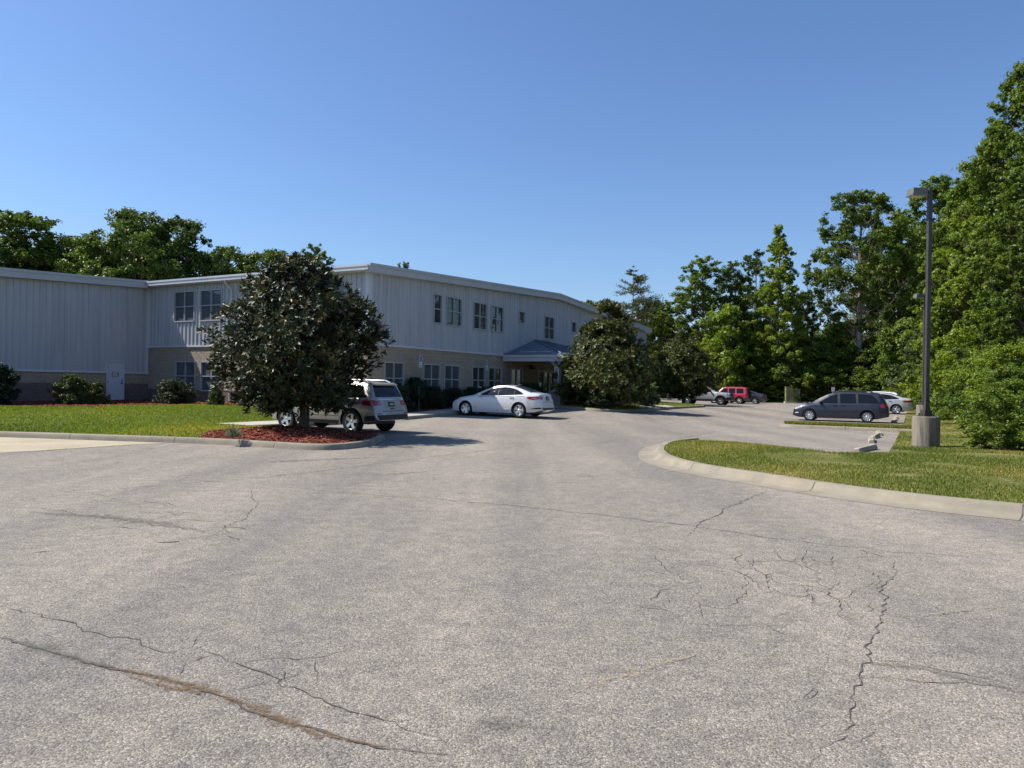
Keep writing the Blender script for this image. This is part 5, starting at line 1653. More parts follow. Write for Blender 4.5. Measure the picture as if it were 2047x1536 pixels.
# mossy cabinets at the back of the lot and a marker post
for px, d, w_, hh, lab in ((1580, 84.5, .72, 1.72, 'taller mossy green utility cabinet at the back edge of the lot'), (1594, 86.0, .8, 1.45, 'shorter mossy green utility cabinet beside the taller one')):
    x, y = at(px - 3, d)
    root = empty('utility_cabinet', (x, y, .1), R(-8), label=lab, cat='utility cabinet', group='green utility cabinets')
    mb = MB(); mb.box(-w_ / 2, w_ / 2, -.35, .35, .06, hh); mb.box(-w_ / 2 - .04, w_ / 2 + .04, -.39, .39, hh, hh + .07); mb.build('housing', M['cabinet'], root)
    mb = MB(); mb.box(-w_ / 2 - .1, w_ / 2 + .1, -.45, .45, -.15, .06); mb.build('plinth', M['walk'], root)
    mb = MB(); mb.box(-w_ / 2 + .06, w_ / 2 - .06, -.368, -.35, .14, hh - .1); dd = mb.build('door', M['cabinet'], root)
    mb = MB(); mb.box(w_ / 2 - .2, w_ / 2 - .15, -.4, -.368, hh * .5, hh * .5 + .14); mb.build('handle', M['dark_metal'], dd)
x, y = at(1665.5, 66)
zt = zat(1665.5, 774.5, y)
root = empty('marker_post', (x, y, right_z(x, y)), label='pale marker board on a thin post rising behind the minivan roof', cat='marker')
mb = MB(); mb.box(-.035, .035, -.03, .03, -.1, zt - .35); mb.build('post', M['post'], root)
mb = MB(); mb.box(-.14, .14, -.045, -.03, zt - .48, zt - .1); mb.build('board', M['sign_white'], root)


# ------------------------------------------------------------------ foliage
def leaf_quads(P, Nn, size, asp=.55, fold=.18, rng=RNG, droop=None):
    """one folded, four-cornered leaf at each point"""
    n = len(P)
    A = rng.normal(size=(n, 3))
    if droop is not None: A = A * .5 + droop
    A -= Nn * (A * Nn).sum(1, keepdims=True)
    A /= np.linalg.norm(A, axis=1, keepdims=True) + 1e-9
    Bt = np.cross(Nn, A)
    s = (size * rng.uniform(.65, 1.35, n))[:, None]
    base = P - A * s * .5; tip = P + A * s * .5
    mid = P - A * s * .06 + Nn * s * fold
    l = mid + Bt * s * asp * .5; r = mid - Bt * s * asp * .5
    Vt = np.stack([base, r, tip, l], 1).reshape(-1, 3)
    return Vt, np.arange(n * 4).reshape(n, 4)


def unit(a): return a / (np.linalg.norm(a, axis=1, keepdims=True) + 1e-9)


def clump_points(C, Rc, per, rng, flat=.8, shell=.5, up=.5, rand=.75):
    """leaf points: every clump is a handful of uneven sprays, feathered at the rim"""
    P, Nn, T = [], [], []
    m = np.mean(Rc)
    for c, r in zip(C, Rc):
        ns = rng.integers(5, 9)
        k = max(4, int(per * (r / m) ** 2 / ns))
        tone = rng.uniform(0, .25)
        for _ in range(ns):
            d0 = unit(rng.normal(size=(1, 3)))[0]
            cs = c + d0 * r * rng.uniform(.3, 1.0) * np.array([1, 1, flat])
            rs = r * rng.uniform(.28, .6)
            d = unit(rng.normal(size=(k, 3)))
            rad = rs * rng.uniform(0, 1, k) ** shell * np.where(rng.uniform(0, 1, k) < .15, 1.5, 1)
            p = cs + d * rad[:, None] * np.array([1, 1, .7])
            P.append(p); Nn.append(unit(d * .5 + d0 * .4 + np.array([0, 0, up]) + rng.normal(size=(k, 3)) * rand))
            T.append(np.clip(rng.uniform(0, 1, k) * .7 + tone + rng.uniform(0, .1), 0, 1))
    return np.concatenate(P), np.concatenate(Nn), np.concatenate(T)


def limb_mesh(name, trunk, limbs, material):
    mb = MB()
    mb.tube(trunk[0], trunk[1], 9)
    for pts, rad in limbs: mb.tube(pts, rad, 6)
    return mb.mesh(name, material, 60)


def broadleaf(name, h, rad, z0, env, leaf, bark, nclump=60, per=170, size=.3, cr=.2, seed=1, lean=0.0, trunk_r=.28, ragged=.3, gap=0.0, limb=.3, trunk_top=.9):
    """tapered trunk, limbs to every clump, leaves gathered in clumps within an uneven envelope (metres)"""
    rng = np.random.default_rng(seed)
    ph = rng.uniform(0, 6.28, 6)
    C, Rc = [], []
    tries = 0
    while len(C) < nclump and tries < nclump * 60:
        tries += 1
        u = rng.uniform(0, 1)
        e = np.interp(u, [p[0] for p in env], [p[1] for p in env])
        a = rng.uniform(0, 6.283)
        lob = 1 + ragged * (math.sin(2 * a + ph[0] + u * 5) * .5 + math.sin(3 * a + ph[1] - u * 9) * .35 + math.sin(5 * a + ph[2] + u * 13) * .3)
        rr = rad * e * lob
        f = rng.uniform(.0, 1) ** .45
        z = z0 + (h - z0) * u
        r = rad * cr * rng.uniform(.6, 1.35) * (.6 + .5 * e)
        rr = max(0, rr - r * .6) * f
        c = np.array([rr * math.cos(a) + lean * u * h, rr * math.sin(a), min(z, h - r * .6)])
        if gap and any(np.linalg.norm((c - c2) / np.array([1, 1, .8])) < gap * (r + r2) for c2, r2 in zip(C, Rc)): continue
        C.append(c); Rc.append(r)
    C = np.array(C); Rc = np.array(Rc)
    P, Nn, T = clump_points(C, Rc, per, rng)
    Vt, Q = leaf_quads(P, Nn, size, rng=rng)
    crown = np_mesh(name + '_crown', Vt, Q, leaf, T)
    # trunk and limbs
    k = 7
    tz = np.linspace(0, h * trunk_top, k)
    tp = [(lean * z * .9 + .06 * math.sin(z * .7 + ph[3]) * min(1, z), .07 * math.sin(z * .55 + ph[4]) * min(1, z), z - (.3 if i == 0 else 0)) for i, z in enumerate(tz)]
    tr = [trunk_r * (1.35 if i == 0 else 1) * (1 - .9 * i / k) for i in range(k)]
    limbs = []
    for c, r in zip(C, Rc):
        zb = max(z0 * .8, c[2] - np.hypot(c[0] - lean * c[2], c[1]) * rng.uniform(.5, 1.1) - .3)
        zb = min(zb, h * trunk_top * .97)
        b0 = np.array([np.interp(zb, tz, [p[0] for p in tp]), np.interp(zb, tz, [p[1] for p in tp]), zb])
        m = (b0 + c) / 2 + np.array([0, 0, -.08 * np.linalg.norm(c - b0)]) + rng.normal(size=3) * .15
        r0 = trunk_r * limb * (1 - .7 * zb / h)
        limbs.append(([b0, m, c], [r0, r0 * .7, r0 * .25]))
    return (limb_mesh(name + '_trunk', (tp, tr), limbs, bark), crown)


def conifer(name, h, rad, leaf, bark, layers=16, z0=.2, sparse=1.0, seed=5, size=.35, top_flat=0.0, trunk_r=.2):
    """whorls of drooping boughs with needle tufts"""
    rng = np.random.default_rng(seed)
    P, Nn, T, limbs = [], [], [], []
    for i in range(layers):
        u = i / (layers - 1)
        z = h * (z0 + (1 - z0) * u) * .985
        r = rad * ((1 - u) ** .8 * (1 - top_flat) + top_flat * (1 - abs(2 * u - 1) ** 2)) + .15
        nb = rng.integers(4, 7)
        for b_ in range(nb):
            if rng.uniform() > sparse: continue
            a = rng.uniform(0, 6.28); L_ = r * rng.uniform(.6, 1.15)
            dz = rng.uniform(-.25, .4) * L_
            tip = np.array([L_ * math.cos(a), L_ * math.sin(a), z + dz]); b0 = np.array([0, 0, z - .1])
            limbs.append(([b0, (b0 + tip) / 2 + np.array([0, 0, -.05 * L_]), tip], [.03 + .015 * L_, .025, .008]))
            k = max(10, int(46 * L_))
            f = rng.uniform(.25, 1.05, k)[:, None]
            p = b0 + (tip - b0) * f + rng.normal(size=(k, 3)) * np.array([.16, .16, .1]) * (L_ * .45 + .12)
            P.append(p); Nn.append(unit(np.array([0, 0, .8]) + rng.normal(size=(k, 3)) * .7)); T.append(rng.uniform(0, 1, k))
    P, Nn, T = np.concatenate(P), np.concatenate(Nn), np.concatenate(T)
    Vt, Q = leaf_quads(P, Nn, size, asp=.22, rng=rng)
    crown = np_mesh(name + '_crown', Vt, Q, leaf, T)
    return (limb_mesh(name + '_trunk', ([(0, 0, -.3), (.05, 0, h * .4), (0, .05, h * .97)], [trunk_r, trunk_r * .65, .02]), limbs, bark), crown)


def plant(meshes, name, loc, rot=0.0, scale=(1, 1, 1), **kw):
    root = empty(name, loc, rot, **kw)
    root.scale = scale
    link('trunk' if 'tree' in name else 'stem', meshes[0], root); link('crown' if 'tree' in name else 'foliage', meshes[1], root)
    return root


OAK = [(0, .55), (.15, .85), (.4, 1), (.65, .92), (.85, .66), (1, .25)]
TALL = [(0, .5), (.2, .8), (.45, 1), (.7, .85), (.88, .6), (1, .2)]
CONE = [(0, .85), (.15, 1), (.4, .82), (.65, .55), (.85, .32), (1, .08)]
OPEN = [(0, .35), (.12, .6), (.35, .95), (.6, 1), (.85, .8), (1, .4)]
BUSH = [(0, .9), (.3, 1), (.6, .9), (.85, .6), (1, .25)]
K = {}
K['oak1'] = broadleaf('oak', 19, 7.5, 3, OAK, M['leaf_a'], M['bark'], 190, 300, .29, .16, 21, gap=.28, trunk_r=.4)
K['oak2'] = broadleaf('oak', 17, 6.5, 3, OAK, M['leaf_d'], M['bark'], 170, 300, .29, .165, 22, gap=.28, trunk_r=.36)
K['tall1'] = broadleaf('poplar', 22, 4.2, 4, TALL, M['leaf_b'], M['bark'], 150, 240, .27, .2, 31, gap=.42, ragged=.5, trunk_r=.3)
K['tall2'] = broadleaf('poplar', 22, 3.7, 5, TALL, M['leaf_a'], M['bark'], 125, 230, .27, .21, 32, gap=.46, ragged=.6, trunk_r=.28)
K['tall3'] = broadleaf('poplar', 22, 3.4, 3, OPEN, M['leaf_d'], M['bark'], 90, 190, .26, .22, 33, gap=.5, ragged=.7, trunk_r=.25)
K['cone'] = broadleaf('bright_maple', 21, 4.6, 1.2, CONE, M['leaf_c'], M['bark'], 240, 200, .24, .14, 41, gap=.25, ragged=.3, trunk_r=.26)
K['open'] = broadleaf('open_poplar', 25, 6.0, 9, OPEN, M['leaf_a'], M['pale_bark'], 170, 260, .27, .15, 51, gap=.44, ragged=.55, trunk_r=.42, limb=.15)
K['big'] = broadleaf('big_poplar', 26, 6.0, 4, OAK, M['leaf_b'], M['bark'], 220, 270, .28, .16, 52, gap=.32, ragged=.45, trunk_r=.4)
K['edge1'] = broadleaf('edge_tree', 20, 5.2, .5, [(0, .8), (.2, 1), (.5, .95), (.75, .7), (.9, .42), (1, .12)], M['leaf_b'], M['bark'], 430, 330, .18, .115, 61, gap=.2, ragged=.4, trunk_r=.34, limb=.12)
K['edge3'] = broadleaf('edge_tree', 20, 5.2, .5, [(0, .8), (.2, 1), (.5, .95), (.75, .7), (.9, .42), (1, .12)], M['leaf_a'], M['bark'], 430, 330, .18, .105, 64, gap=.2, ragged=.4, trunk_r=.34, limb=.12)
K['edge2'] = broadleaf('edge_tree', 15, 4.2, .3, [(0, .85), (.2, 1), (.5, .9), (.75, .6), (.9, .36), (1, .1)], M['leaf_c'], M['bark'], 360, 300, .16, .12, 62, gap=.2, ragged=.4, trunk_r=.26, limb=.12)
K['under1'] = broadleaf('understory', 7, 3.2, .2, BUSH, M['leaf_b'], M['bark'], 62, 300, .23, .25, 71, gap=.2, ragged=.45, trunk_r=.1)
K['under2'] = broadleaf('understory', 7, 3.2, .2, BUSH, M['leaf_a'], M['bark'], 58, 300, .23, .26, 72, gap=.2, ragged=.5, trunk_r=.1)
K['under3'] = broadleaf('understory', 8, 2.8, .2, TALL, M['leaf_c'], M['bark'], 58, 270, .22, .26, 73, gap=.4, ragged=.75, trunk_r=.1)
K['near1'] = broadleaf('thicket', 3.2, 2.1, .05, BUSH, M['leaf_b'], M['bark'], 150, 230, .1, .17, 81, gap=.15, ragged=.4, trunk_r=.05)
K['near2'] = broadleaf('thicket', 4.2, 2.3, .05, BUSH, M['leaf_c'], M['bark'], 160, 240, .105, .17, 82, gap=.15, ragged=.45, trunk_r=.06)
K['near3'] = broadleaf('thicket', 3.4, 2.2, .05, BUSH, M['leaf_a'], M['bark'], 150, 230, .1, .17, 83, gap=.15, ragged=.4, trunk_r=.05)
K['pine'] = conifer('scrub_pine', 20, 5.4, M['leaf_p'], M['bark'], 24, .3, .8, 5, .4, .7, .22)
K['ypine'] = conifer('young_pine', 8, 2.4, M['leaf_y'], M['bark'], 22, .04, 1.0, 6, .34, .1, .1)


def far_tree(kind, px, depth, top, lab, name='deciduous_tree', group=None, cat='tree', wide=1.0, base=None, rot=None):
    """tree of a kind at a distance, scaled so its top stands as high as the real one"""
    x, y = at(px, depth)
    gz = -.1 if base is None else base
    hz = zat(px, top, depth) - gz
    h0 = {'oak1': 19, 'oak2': 17, 'tall1': 22, 'tall2': 22, 'tall3': 22, 'cone': 21, 'open': 25, 'big': 26, 'edge1': 20, 'edge3': 20, 'edge2': 15, 'under1': 7, 'under2': 7, 'under3': 8, 'near1': 3.2, 'near2': 4.2, 'near3': 3.4, 'pine': 20, 'ypine': 8}[kind]
    s = hz / h0
    w_ = wide * (s ** .6)
    return plant(K[kind], name, (x, y, gz), random.uniform(0, 6.28) if rot is None else rot, (w_, w_, s), label=lab, cat=cat, group=group)


GL_ = 'woodland trees behind the office building'
GR = 'woodland trees round the far end of the lot'
GE = 'edge trees along the grass verge'
GU = 'understory trees at the foot of the woodland'
GT = 'thicket shrubs along the grass verge'
# behind the building, left to right
far_tree('oak1', 40, 88, 428, 'broad dark green oak over the left end of the wing roof', group=GL_, wide=1.35)
far_tree('oak2', 142, 92, 474, 'lower rounded tree filling the dip between the two tall crowns over the wing', group=GL_, wide=1.2)
far_tree('oak1', 268, 88, 424, 'tall ragged tree standing highest above the wing roof', group=GL_, wide=1.08)
far_tree('oak2', 350, 90, 440, 'dark tree whose right shoulder slopes down to the eave of the main block', group=GL_, wide=1.05)
far_tree('oak1', 445, 95, 496, 'small round crown just above the eave left of the downspout', group=GL_, wide=.9)
far_tree('oak1', 545, 98, 503, 'flat topped bright tree above the eave left of the magnolia top', group=GL_, wide=1.1)
far_tree('tall1', 626, 92, 490, 'slim treetop sticking up directly behind the magnolia top', group=GL_, wide=.8)
far_tree('tall2', 803, 110, 524, 'single tip of a distant tree showing over the gable roof', group=GL_, wide=.6)
far_tree('oak2', -50, 84, 470, 'tree at the very left edge above the wing roof', group=GL_, wide=1.2)
far_tree('oak2', 205, 97, 500, 'dark filler tree low in the dip between the two tall crowns', group=GL_, wide=1.2)
# far end of the lot
far_tree('oak1', 1172, 112, 602, 'low distant tree just past the right end of the gable roof', group=GR, wide=.8)
far_tree('oak2', 1222, 104, 606, 'rounded tree at the foot of the scraggy pine, left side', group=GR, wide=.8)
far_tree('pine', 1263, 92, 529, 'scraggy thin pine rising above the entrance magnolia', name='pine_tree', group=GR, cat='pine tree', wide=.82)
far_tree('oak2', 1300, 100, 602, 'dull green broad tree right of the scraggy pine', group=GR, wide=.85)
far_tree('tall1', 1338, 96, 600, 'leafy tree between the scraggy pine and the tall twin crowned tree', group=GR, wide=1.1)
far_tree('tall1', 1402, 93, 512, 'tall tree with twin tufted crown over the far magnolia', group=GR, wide=1.0, rot=1.0)
far_tree('tall2', 1468, 93, 522, 'narrow tree with a knobbly crown left of the bright conical tree', group=GR, wide=.85)
far_tree('tall3', 1508, 96, 500, 'dark slim tree half behind the bright conical tree', group=GR, wide=.9)
far_tree('cone', 1553, 90, 448, 'bright yellow green conical tree, tallest left of the gap of sky', group=GR, wide=.93)
far_tree('tall3', 1612, 96, 525, 'sparse dark tree with drooping tufts in the gap of sky', group=GR, wide=.62)
far_tree('tall3', 1652, 98, 545, 'thin ragged tree at the left foot of the big open crowned tree', group=GR, wide=.7)
far_tree('open', 1716, 89, 388, 'big open crowned tree with a pale bare trunk behind the minivan', group=GR, wide=1.02, rot=2.2)
far_tree('big', 1796, 97, 420, 'dark dense tree between the open crowned tree and the lamp post', group=GR, wide=.75)
far_tree('big', 1872, 92, 352, 'tall full tree behind the head of the near lamp post', group=GR, wide=.95)
far_tree('big', 1948, 84, 330, 'tall tree partly hidden behind the verge edge trees', group=GR, wide=.95)
far_tree('tall1', 1488, 106, 585, 'dim tree filling in behind the narrow knobbly crowned tree', group=GR, wide=1.1)
far_tree('tall2', 1592, 108, 598, 'dim tree behind the right flank of the bright conical tree', group=GR, wide=1.0)
far_tree('big', 1752, 106, 470, 'dim tree behind the right side of the open crowned tree', group=GR, wide=.8)
far_tree('tall1', 1690, 108, 640, 'short dim tree behind the pale trunk of the open crowned tree', group=GR, wide=1.3)
far_tree('big', 1832, 100, 470, 'dim tree directly behind the lamp posts', group=GR, wide=.85)
# understory band at the back of the lot
ul = [('under3', 1450, 89, 610, 'pale green sapling maple left of the red estate'), ('under1', 1490, 90, 665, 'rounded understory tree above the red estate'), ('under3', 1532, 92, 640, 'light green understory tree behind the dark saloon'),
      ('under2', 1562, 88.5, 690, 'dark leafy understory tree over the taller cabinet'), ('under1', 1600, 90, 672, 'bushy understory tree over the shorter cabinet'), ('under2', 1640, 89, 690, 'understory tree behind the nose of the minivan'),
      ('under1', 1672, 91, 650, 'understory tree behind the pale marker board'), ('under2', 1712, 88, 700, 'dark understory tree round the pale trunk'), ('under1', 1748, 90, 668, 'bright topped understory tree right of the pale trunk'),
      ('under2', 1782, 86, 690, 'understory tree over the rear of the minivan'), ('under1', 1812, 82, 640, 'understory tree between the minivan and the lamp post'), ('under2', 1425, 94, 690, 'understory tree in shade behind the pickup truck'),
      ('under1', 1375, 96, 690, 'understory tree hidden mostly by the far magnolia'), ('under2', 1320, 100, 690, 'understory tree glimpsed between the entrance magnolias')]
for k_, px, d, tp, lab in ul: far_tree(k_, px, d, tp, lab, name='understory_tree', group=GU, cat='small tree', wide=1.1)
low = [(1462, 87.5, 745), (1512, 88, 748), (1548, 88, 752), (1612, 88, 745), (1648, 88, 752), (1690, 87, 750), (1730, 86, 742), (1765, 85, 748)]
wl = ['low shrub behind the red estate roof', 'low shrub behind the dark saloon', 'low shrub left of the taller cabinet', 'low shrub right of the shorter cabinet', 'low shrub above the minivan bonnet', 'low shrub above the front of the minivan roof', 'low shrub above the middle of the minivan roof', 'low shrub above the rear of the minivan roof']
for (px, d, tp), lab in zip(low, wl): far_tree(random.choice(['under1', 'under2']), px, d, tp, lab, name='shrub', group='low shrubs along the back kerb', cat='shrub', wide=1.25)
far_tree('ypine', 1832, 66, 650, 'dark young pine standing behind the lamp posts', name='pine_tree', cat='pine tree', wide=1.15)
# edge trees along the verge on the right, far to near
far_tree('edge2', 1882, 66, 560, 'leafy edge tree just right of the lamp posts', name='edge_tree', group=GE, wide=.85)
far_tree('edge3', 1922, 57, 440, 'pale leafed edge tree stepping up from the lamp posts', name='edge_tree', group=GE, wide=.9)
far_tree('edge2', 1972, 52, 285, 'tall pale leafed edge tree, brightest of the row', name='edge_tree', group=GE, wide=.92)
far_tree('edge1', 2052, 50, 125, 'tallest edge tree touching the right border of the view', name='edge_tree', group=GE, wide=.9)
far_tree('edge3', 2075, 40, 260, 'edge tree at the right border in front of the tallest one', name='edge_tree', group=GE, wide=.85)
far_tree('edge2', 2045, 44, 330, 'shorter edge tree with bright leaves below the tallest one', name='edge_tree', group=GE, wide=.95)
# thicket at the foot of the edge trees
tl = [('near3', 1868, 62, 725, 'far thicket shrub beside the pale pier'), ('near1', 1896, 56, 700, 'thicket shrub behind the near pier'), ('near2', 1925, 49, 690, 'thicket shrub with light leaves past the near pier'), ('near3', 1955, 44, 705, 'dark thicket shrub at the bend of the verge'),
      ('near1', 1985, 37, 700, 'arching thicket shrub over the dry patch of the verge'), ('near2', 2022, 31, 690, 'tall thicket shrub at the right border'), ('near3', 2030, 24.5, 735, 'nearest thicket shrub leaning onto the verge'), ('near1', 2058, 19.5, 760, 'thicket shrub cut by the right border'),
      ('near2', 1950, 52, 640, 'upper thicket shrub behind the dark one'), ('near2', 2000, 44, 600, 'high thicket shrub in front of the edge trees')]
for k_, px, d, tp, lab in tl: far_tree(k_, px, d, tp, lab, name='shrub', group=GT, cat='shrub', wide=1.05, base=.1)


# ------------------------------------------------------------------ magnolias
def magnolia(h, prof, nwh, size, seed, trunk_r, leaf, per=11, skew=0.0, mid=None):
    """whorls of big glossy leaves on the ends of many branches; prof is the crown radius by height"""
    rng = np.random.default_rng(seed)
    hp = [p[0] for p in prof]; rp = [p[1] for p in prof]
    zz = np.linspace(hp[0], hp[-1], 200); cum = np.cumsum(np.interp(zz, hp, rp) ** 1.35 + .03); cum /= cum[-1]
    ph = rng.uniform(0, 6.28, 8)
    Wc, Ax, limbs = [], [], []
    # boughs first; whorls cluster about their ends
    nb = max(40, nwh // 26)
    BZ = np.interp(rng.uniform(0, 1, nb), cum, zz); BA = rng.uniform(0, 6.283, nb)
    for z, a in zip(BZ, BA):
        r = np.interp(z, hp, rp) * (1 + .2 * math.sin(3 * a + ph[0] + z * 2.1) + .15 * math.sin(5 * a + ph[1] - z * 3.3) - .04)
        r *= rng.uniform(.5, 1.0)
        mx = np.interp(z, hp, mid) if mid else 0
        c = np.array([r * math.cos(a) + skew * z + mx, r * math.sin(a), z])
        b0 = np.array([skew * z * .5, 0, max(.8, z - r * .55 - .15)])
        limbs.append(([b0, (b0 + c) / 2 + np.array([0, 0, -.06]), c], [.035 + .012 * r, .03, .01]))
        k = 26
        sp = .14 + .11 * r
        p = c + rng.normal(size=(k, 3)) * np.array([sp, sp, sp * .62])
        ax = unit((p - np.array([skew * z, 0, z - .5])) * np.array([1, 1, .8]) + np.array([0, 0, .35]) + rng.normal(size=(k, 3)) * .3)
        Wc.append(p); Ax.append(ax)
    Wc, Ax = np.concatenate(Wc), np.concatenate(Ax)
    rr = np.hypot(Wc[:, 0] - skew * Wc[:, 2] - (np.interp(Wc[:, 2], hp, mid) if mid else 0), Wc[:, 1])
    keep = (Wc[:, 2] > hp[0] - .1) & (Wc[:, 2] < hp[-1]) & (rr < np.interp(Wc[:, 2], hp, rp) * 1.12 + .08)
    Wc, Ax = Wc[keep], Ax[keep]
    n = len(Wc)
    t1 = unit(np.cross(Ax, np.array([.2, .3, 1.0]) + rng.normal(size=(n, 3)) * .1)); t2 = np.cross(Ax, t1)
    P, Q, T = [], [], []
    VS = []
    tipcol = rng.uniform(0, 1, n)
    for j in range(per):
        a = 2 * math.pi * j / per * 1.618 * 2 + rng.uniform(-.4, .4, n)
        sp = rng.uniform(.35, 1.25, n)           # opening angle of the leaf
        d = Ax * np.cos(sp)[:, None] + (t1 * np.cos(a)[:, None] + t2 * np.sin(a)[:, None]) * np.sin(sp)[:, None]
        d = unit(d + np.array([0, 0, -.12]))
        s = (size * rng.uniform(.7, 1.2, n))[:, None]
        b0 = Wc - Ax * (rng.uniform(0, .12, n)[:, None]) + d * s * .12
        nrm = unit(Ax - d * (Ax * d).sum(1, keepdims=True)); side = np.cross(d, nrm)
        m1 = b0 + d * s * .42; m2 = b0 + d * s * .75 - nrm * s * .02
        tip = b0 + d * s * 1.0 - nrm * s * .08
        wv = .15
        VS.append(np.stack([b0, m1 - side * s * wv + nrm * s * .05, m2 - side * s * wv * .8 + nrm * s * .03, tip, m2 + side * s * wv * .8 + nrm * s * .03, m1 + side * s * wv + nrm * s * .05, m1, m2], 1))
        T.append(np.clip(tipcol * .6 + rng.uniform(0, .55, n) - .07, 0, 1))
    Vt = np.concatenate(VS).reshape(-1, 3)
    N_ = len(Vt) // 8
    o = (np.arange(N_) * 8)[:, None]
    Q = np.concatenate([o + np.array([0, 1, 6, 5]), o + np.array([1, 2, 7, 6]), o + np.array([2, 3, 4, 7]), o + np.array([6, 7, 4, 5])], 1).reshape(-1, 4)
    tt = np.repeat(np.concatenate(T), 4)
    crown = np_mesh('magnolia_crown', Vt, Q, leaf, tt)
    tr = limb_mesh('magnolia_trunk', ([(0, 0, -.15), (.03, .02, .5), (-.03, .03, h * .35), (skew * h * .6, 0, h * .9)], [trunk_r * 1.25, trunk_r, trunk_r * .8, .02]), limbs, M['mag_bark'])
    return tr, crown, Wc


def flower(loc, root, s=.11):
    mb = MB()
    for k in range(9):
        a = 6.283 * k / 9; b_ = .5 if k % 2 else .9
        d = Vector((math.cos(a) * b_, math.sin(a) * b_, .75)).normalized(); sd = Vector((-math.sin(a), math.cos(a), 0))
        p = Vector(loc)
        mb.add([p, p + d * s * .6 + sd * s * .34, p + d * s * 1.1 + Vector((0, 0, .02)), p + d * s * .6 - sd * s * .34], [(0, 1, 2, 3)])
    mb.build('flower', M['petal'], root)


def put_magnolia(px, py, prof, h, dz, lab, nwh, size, seed, tr, leaf, grp='evergreen magnolias', skew=0, rot=0.0, flowers=(), mid=None):
    p = gh(px, py, dz)
    root = empty('magnolia_tree', p, rot, label=lab, cat='magnolia', group=grp)
    t, c, wc = magnolia(h, prof, nwh, size, seed, tr, leaf, skew=skew, mid=mid)
    link('trunk', t, root); link('crown', c, root)
    for f in flowers: flower(f, root)
    return root


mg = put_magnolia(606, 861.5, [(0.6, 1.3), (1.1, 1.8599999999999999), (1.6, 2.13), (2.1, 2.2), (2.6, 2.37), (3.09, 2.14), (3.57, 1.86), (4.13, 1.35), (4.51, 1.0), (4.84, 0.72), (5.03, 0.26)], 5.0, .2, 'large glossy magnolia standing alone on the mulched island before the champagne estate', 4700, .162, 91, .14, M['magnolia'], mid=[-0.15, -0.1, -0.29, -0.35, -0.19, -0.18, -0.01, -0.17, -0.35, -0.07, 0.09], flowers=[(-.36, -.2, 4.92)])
put_magnolia(1216, 812, [(.4, 2.3), (1.0, 3.0), (1.9, 3.1), (2.8, 2.7), (3.6, 2.1), (4.5, 1.5), (5.3, 1.0), (6.2, .3)], 6.2, .2, 'bigger magnolia beside the white entrance column', 3200, .24, 92, .15, M['magnolia_sunlit'])
put_magnolia(1366, 806.5, [(.5, .9), (1.2, 2.2), (2.2, 2.8), (3.2, 2.6), (4.2, 2.0), (5.2, 1.3), (6.3, .4)], 6.3, .2, 'smaller magnolia at the far tip of the entrance island beside the pickup', 2600, .25, 93, .14, M['magnolia_sunlit'], flowers=[(.8, -.7, 5.6)])


# ------------------------------------------------------------------ garden shrubs and hedge
def ball_shrub(name, h, rad, leaf, size, per, n, seed, env=BUSH, ragged=.2):
    return broadleaf(name, h, rad, .05, env, leaf, M['mag_bark'], n, per, size, .28, seed, ragged=ragged, trunk_r=.035, trunk_top=.6)


S1 = ball_shrub('garden_shrub', 1.5, 1.05, M['shrub'], .085, 260, 60, 101, ragged=.3)
S2 = ball_shrub('garden_shrub', 1.15, 1.1, M['hedge'], .055, 420, 60, 102, ragged=.1)
S3 = ball_shrub('garden_shrub', 2.2, 1.3, M['yew'], .11, 260, 60, 103, env=[(0, .8), (.4, 1), (.8, .8), (1, .3)], ragged=.3)
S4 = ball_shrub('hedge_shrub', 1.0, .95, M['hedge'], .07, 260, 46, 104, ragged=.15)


def lawn_at(px, depth):
    x, y = at(px, depth)
    return (x, y, lawn_z(x, y) + .02)


GS = 'clipped shrubs in the wall bed'
plant(S3, 'garden_shrub', lawn_at(-8, 31.2), .4, (.8, .8, .78), label='dark feathery yew shrub at the left border before the wing wall', cat='shrub', group=GS)
plant(S1, 'garden_shrub', lawn_at(146, 33.2), .9, (.82, .8, .86), label='loose light leafed holly shrub on the red mulch left of the white door', cat='shrub', group=GS)
plant(S1, 'garden_shrub', lawn_at(194, 33.6), 2.9, (.5, .5, .66), label='smaller holly shrub touching the white door side of the loose one', cat='shrub', group=GS)
plant(S2, 'garden_shrub', lawn_at(348, 36.2), 0, (1.0, 1.0, 1.0), label='neat rounded shrub under the first ground floor window of the eave wall', cat='shrub', group=GS)
plant(S1, 'garden_shrub', lawn_at(432, 35.2), 1.7, (.42, .42, .6), label='small blue green shrub half hidden behind the large magnolia', cat='shrub', group=GS)
plant(S4, 'garden_shrub', lawn_at(505, 34.5), 1.1, (.9, .9, .7), label='low shrub under the magnolia boughs by the eave wall', cat='shrub', group=GS)
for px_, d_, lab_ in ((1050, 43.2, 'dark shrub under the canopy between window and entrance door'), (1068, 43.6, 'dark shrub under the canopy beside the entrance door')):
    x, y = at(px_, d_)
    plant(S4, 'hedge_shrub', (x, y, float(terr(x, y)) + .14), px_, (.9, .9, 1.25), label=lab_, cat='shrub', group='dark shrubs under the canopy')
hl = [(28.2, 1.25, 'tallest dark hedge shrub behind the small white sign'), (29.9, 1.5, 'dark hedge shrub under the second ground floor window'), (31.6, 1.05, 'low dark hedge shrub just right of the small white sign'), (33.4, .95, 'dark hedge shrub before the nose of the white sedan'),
      (35.2, .95, 'dark hedge shrub behind the bonnet of the white sedan'), (37.0, .95, 'dark hedge shrub behind the windscreen of the white sedan'), (38.8, 1.0, 'last dark hedge shrub before the entrance canopy')]
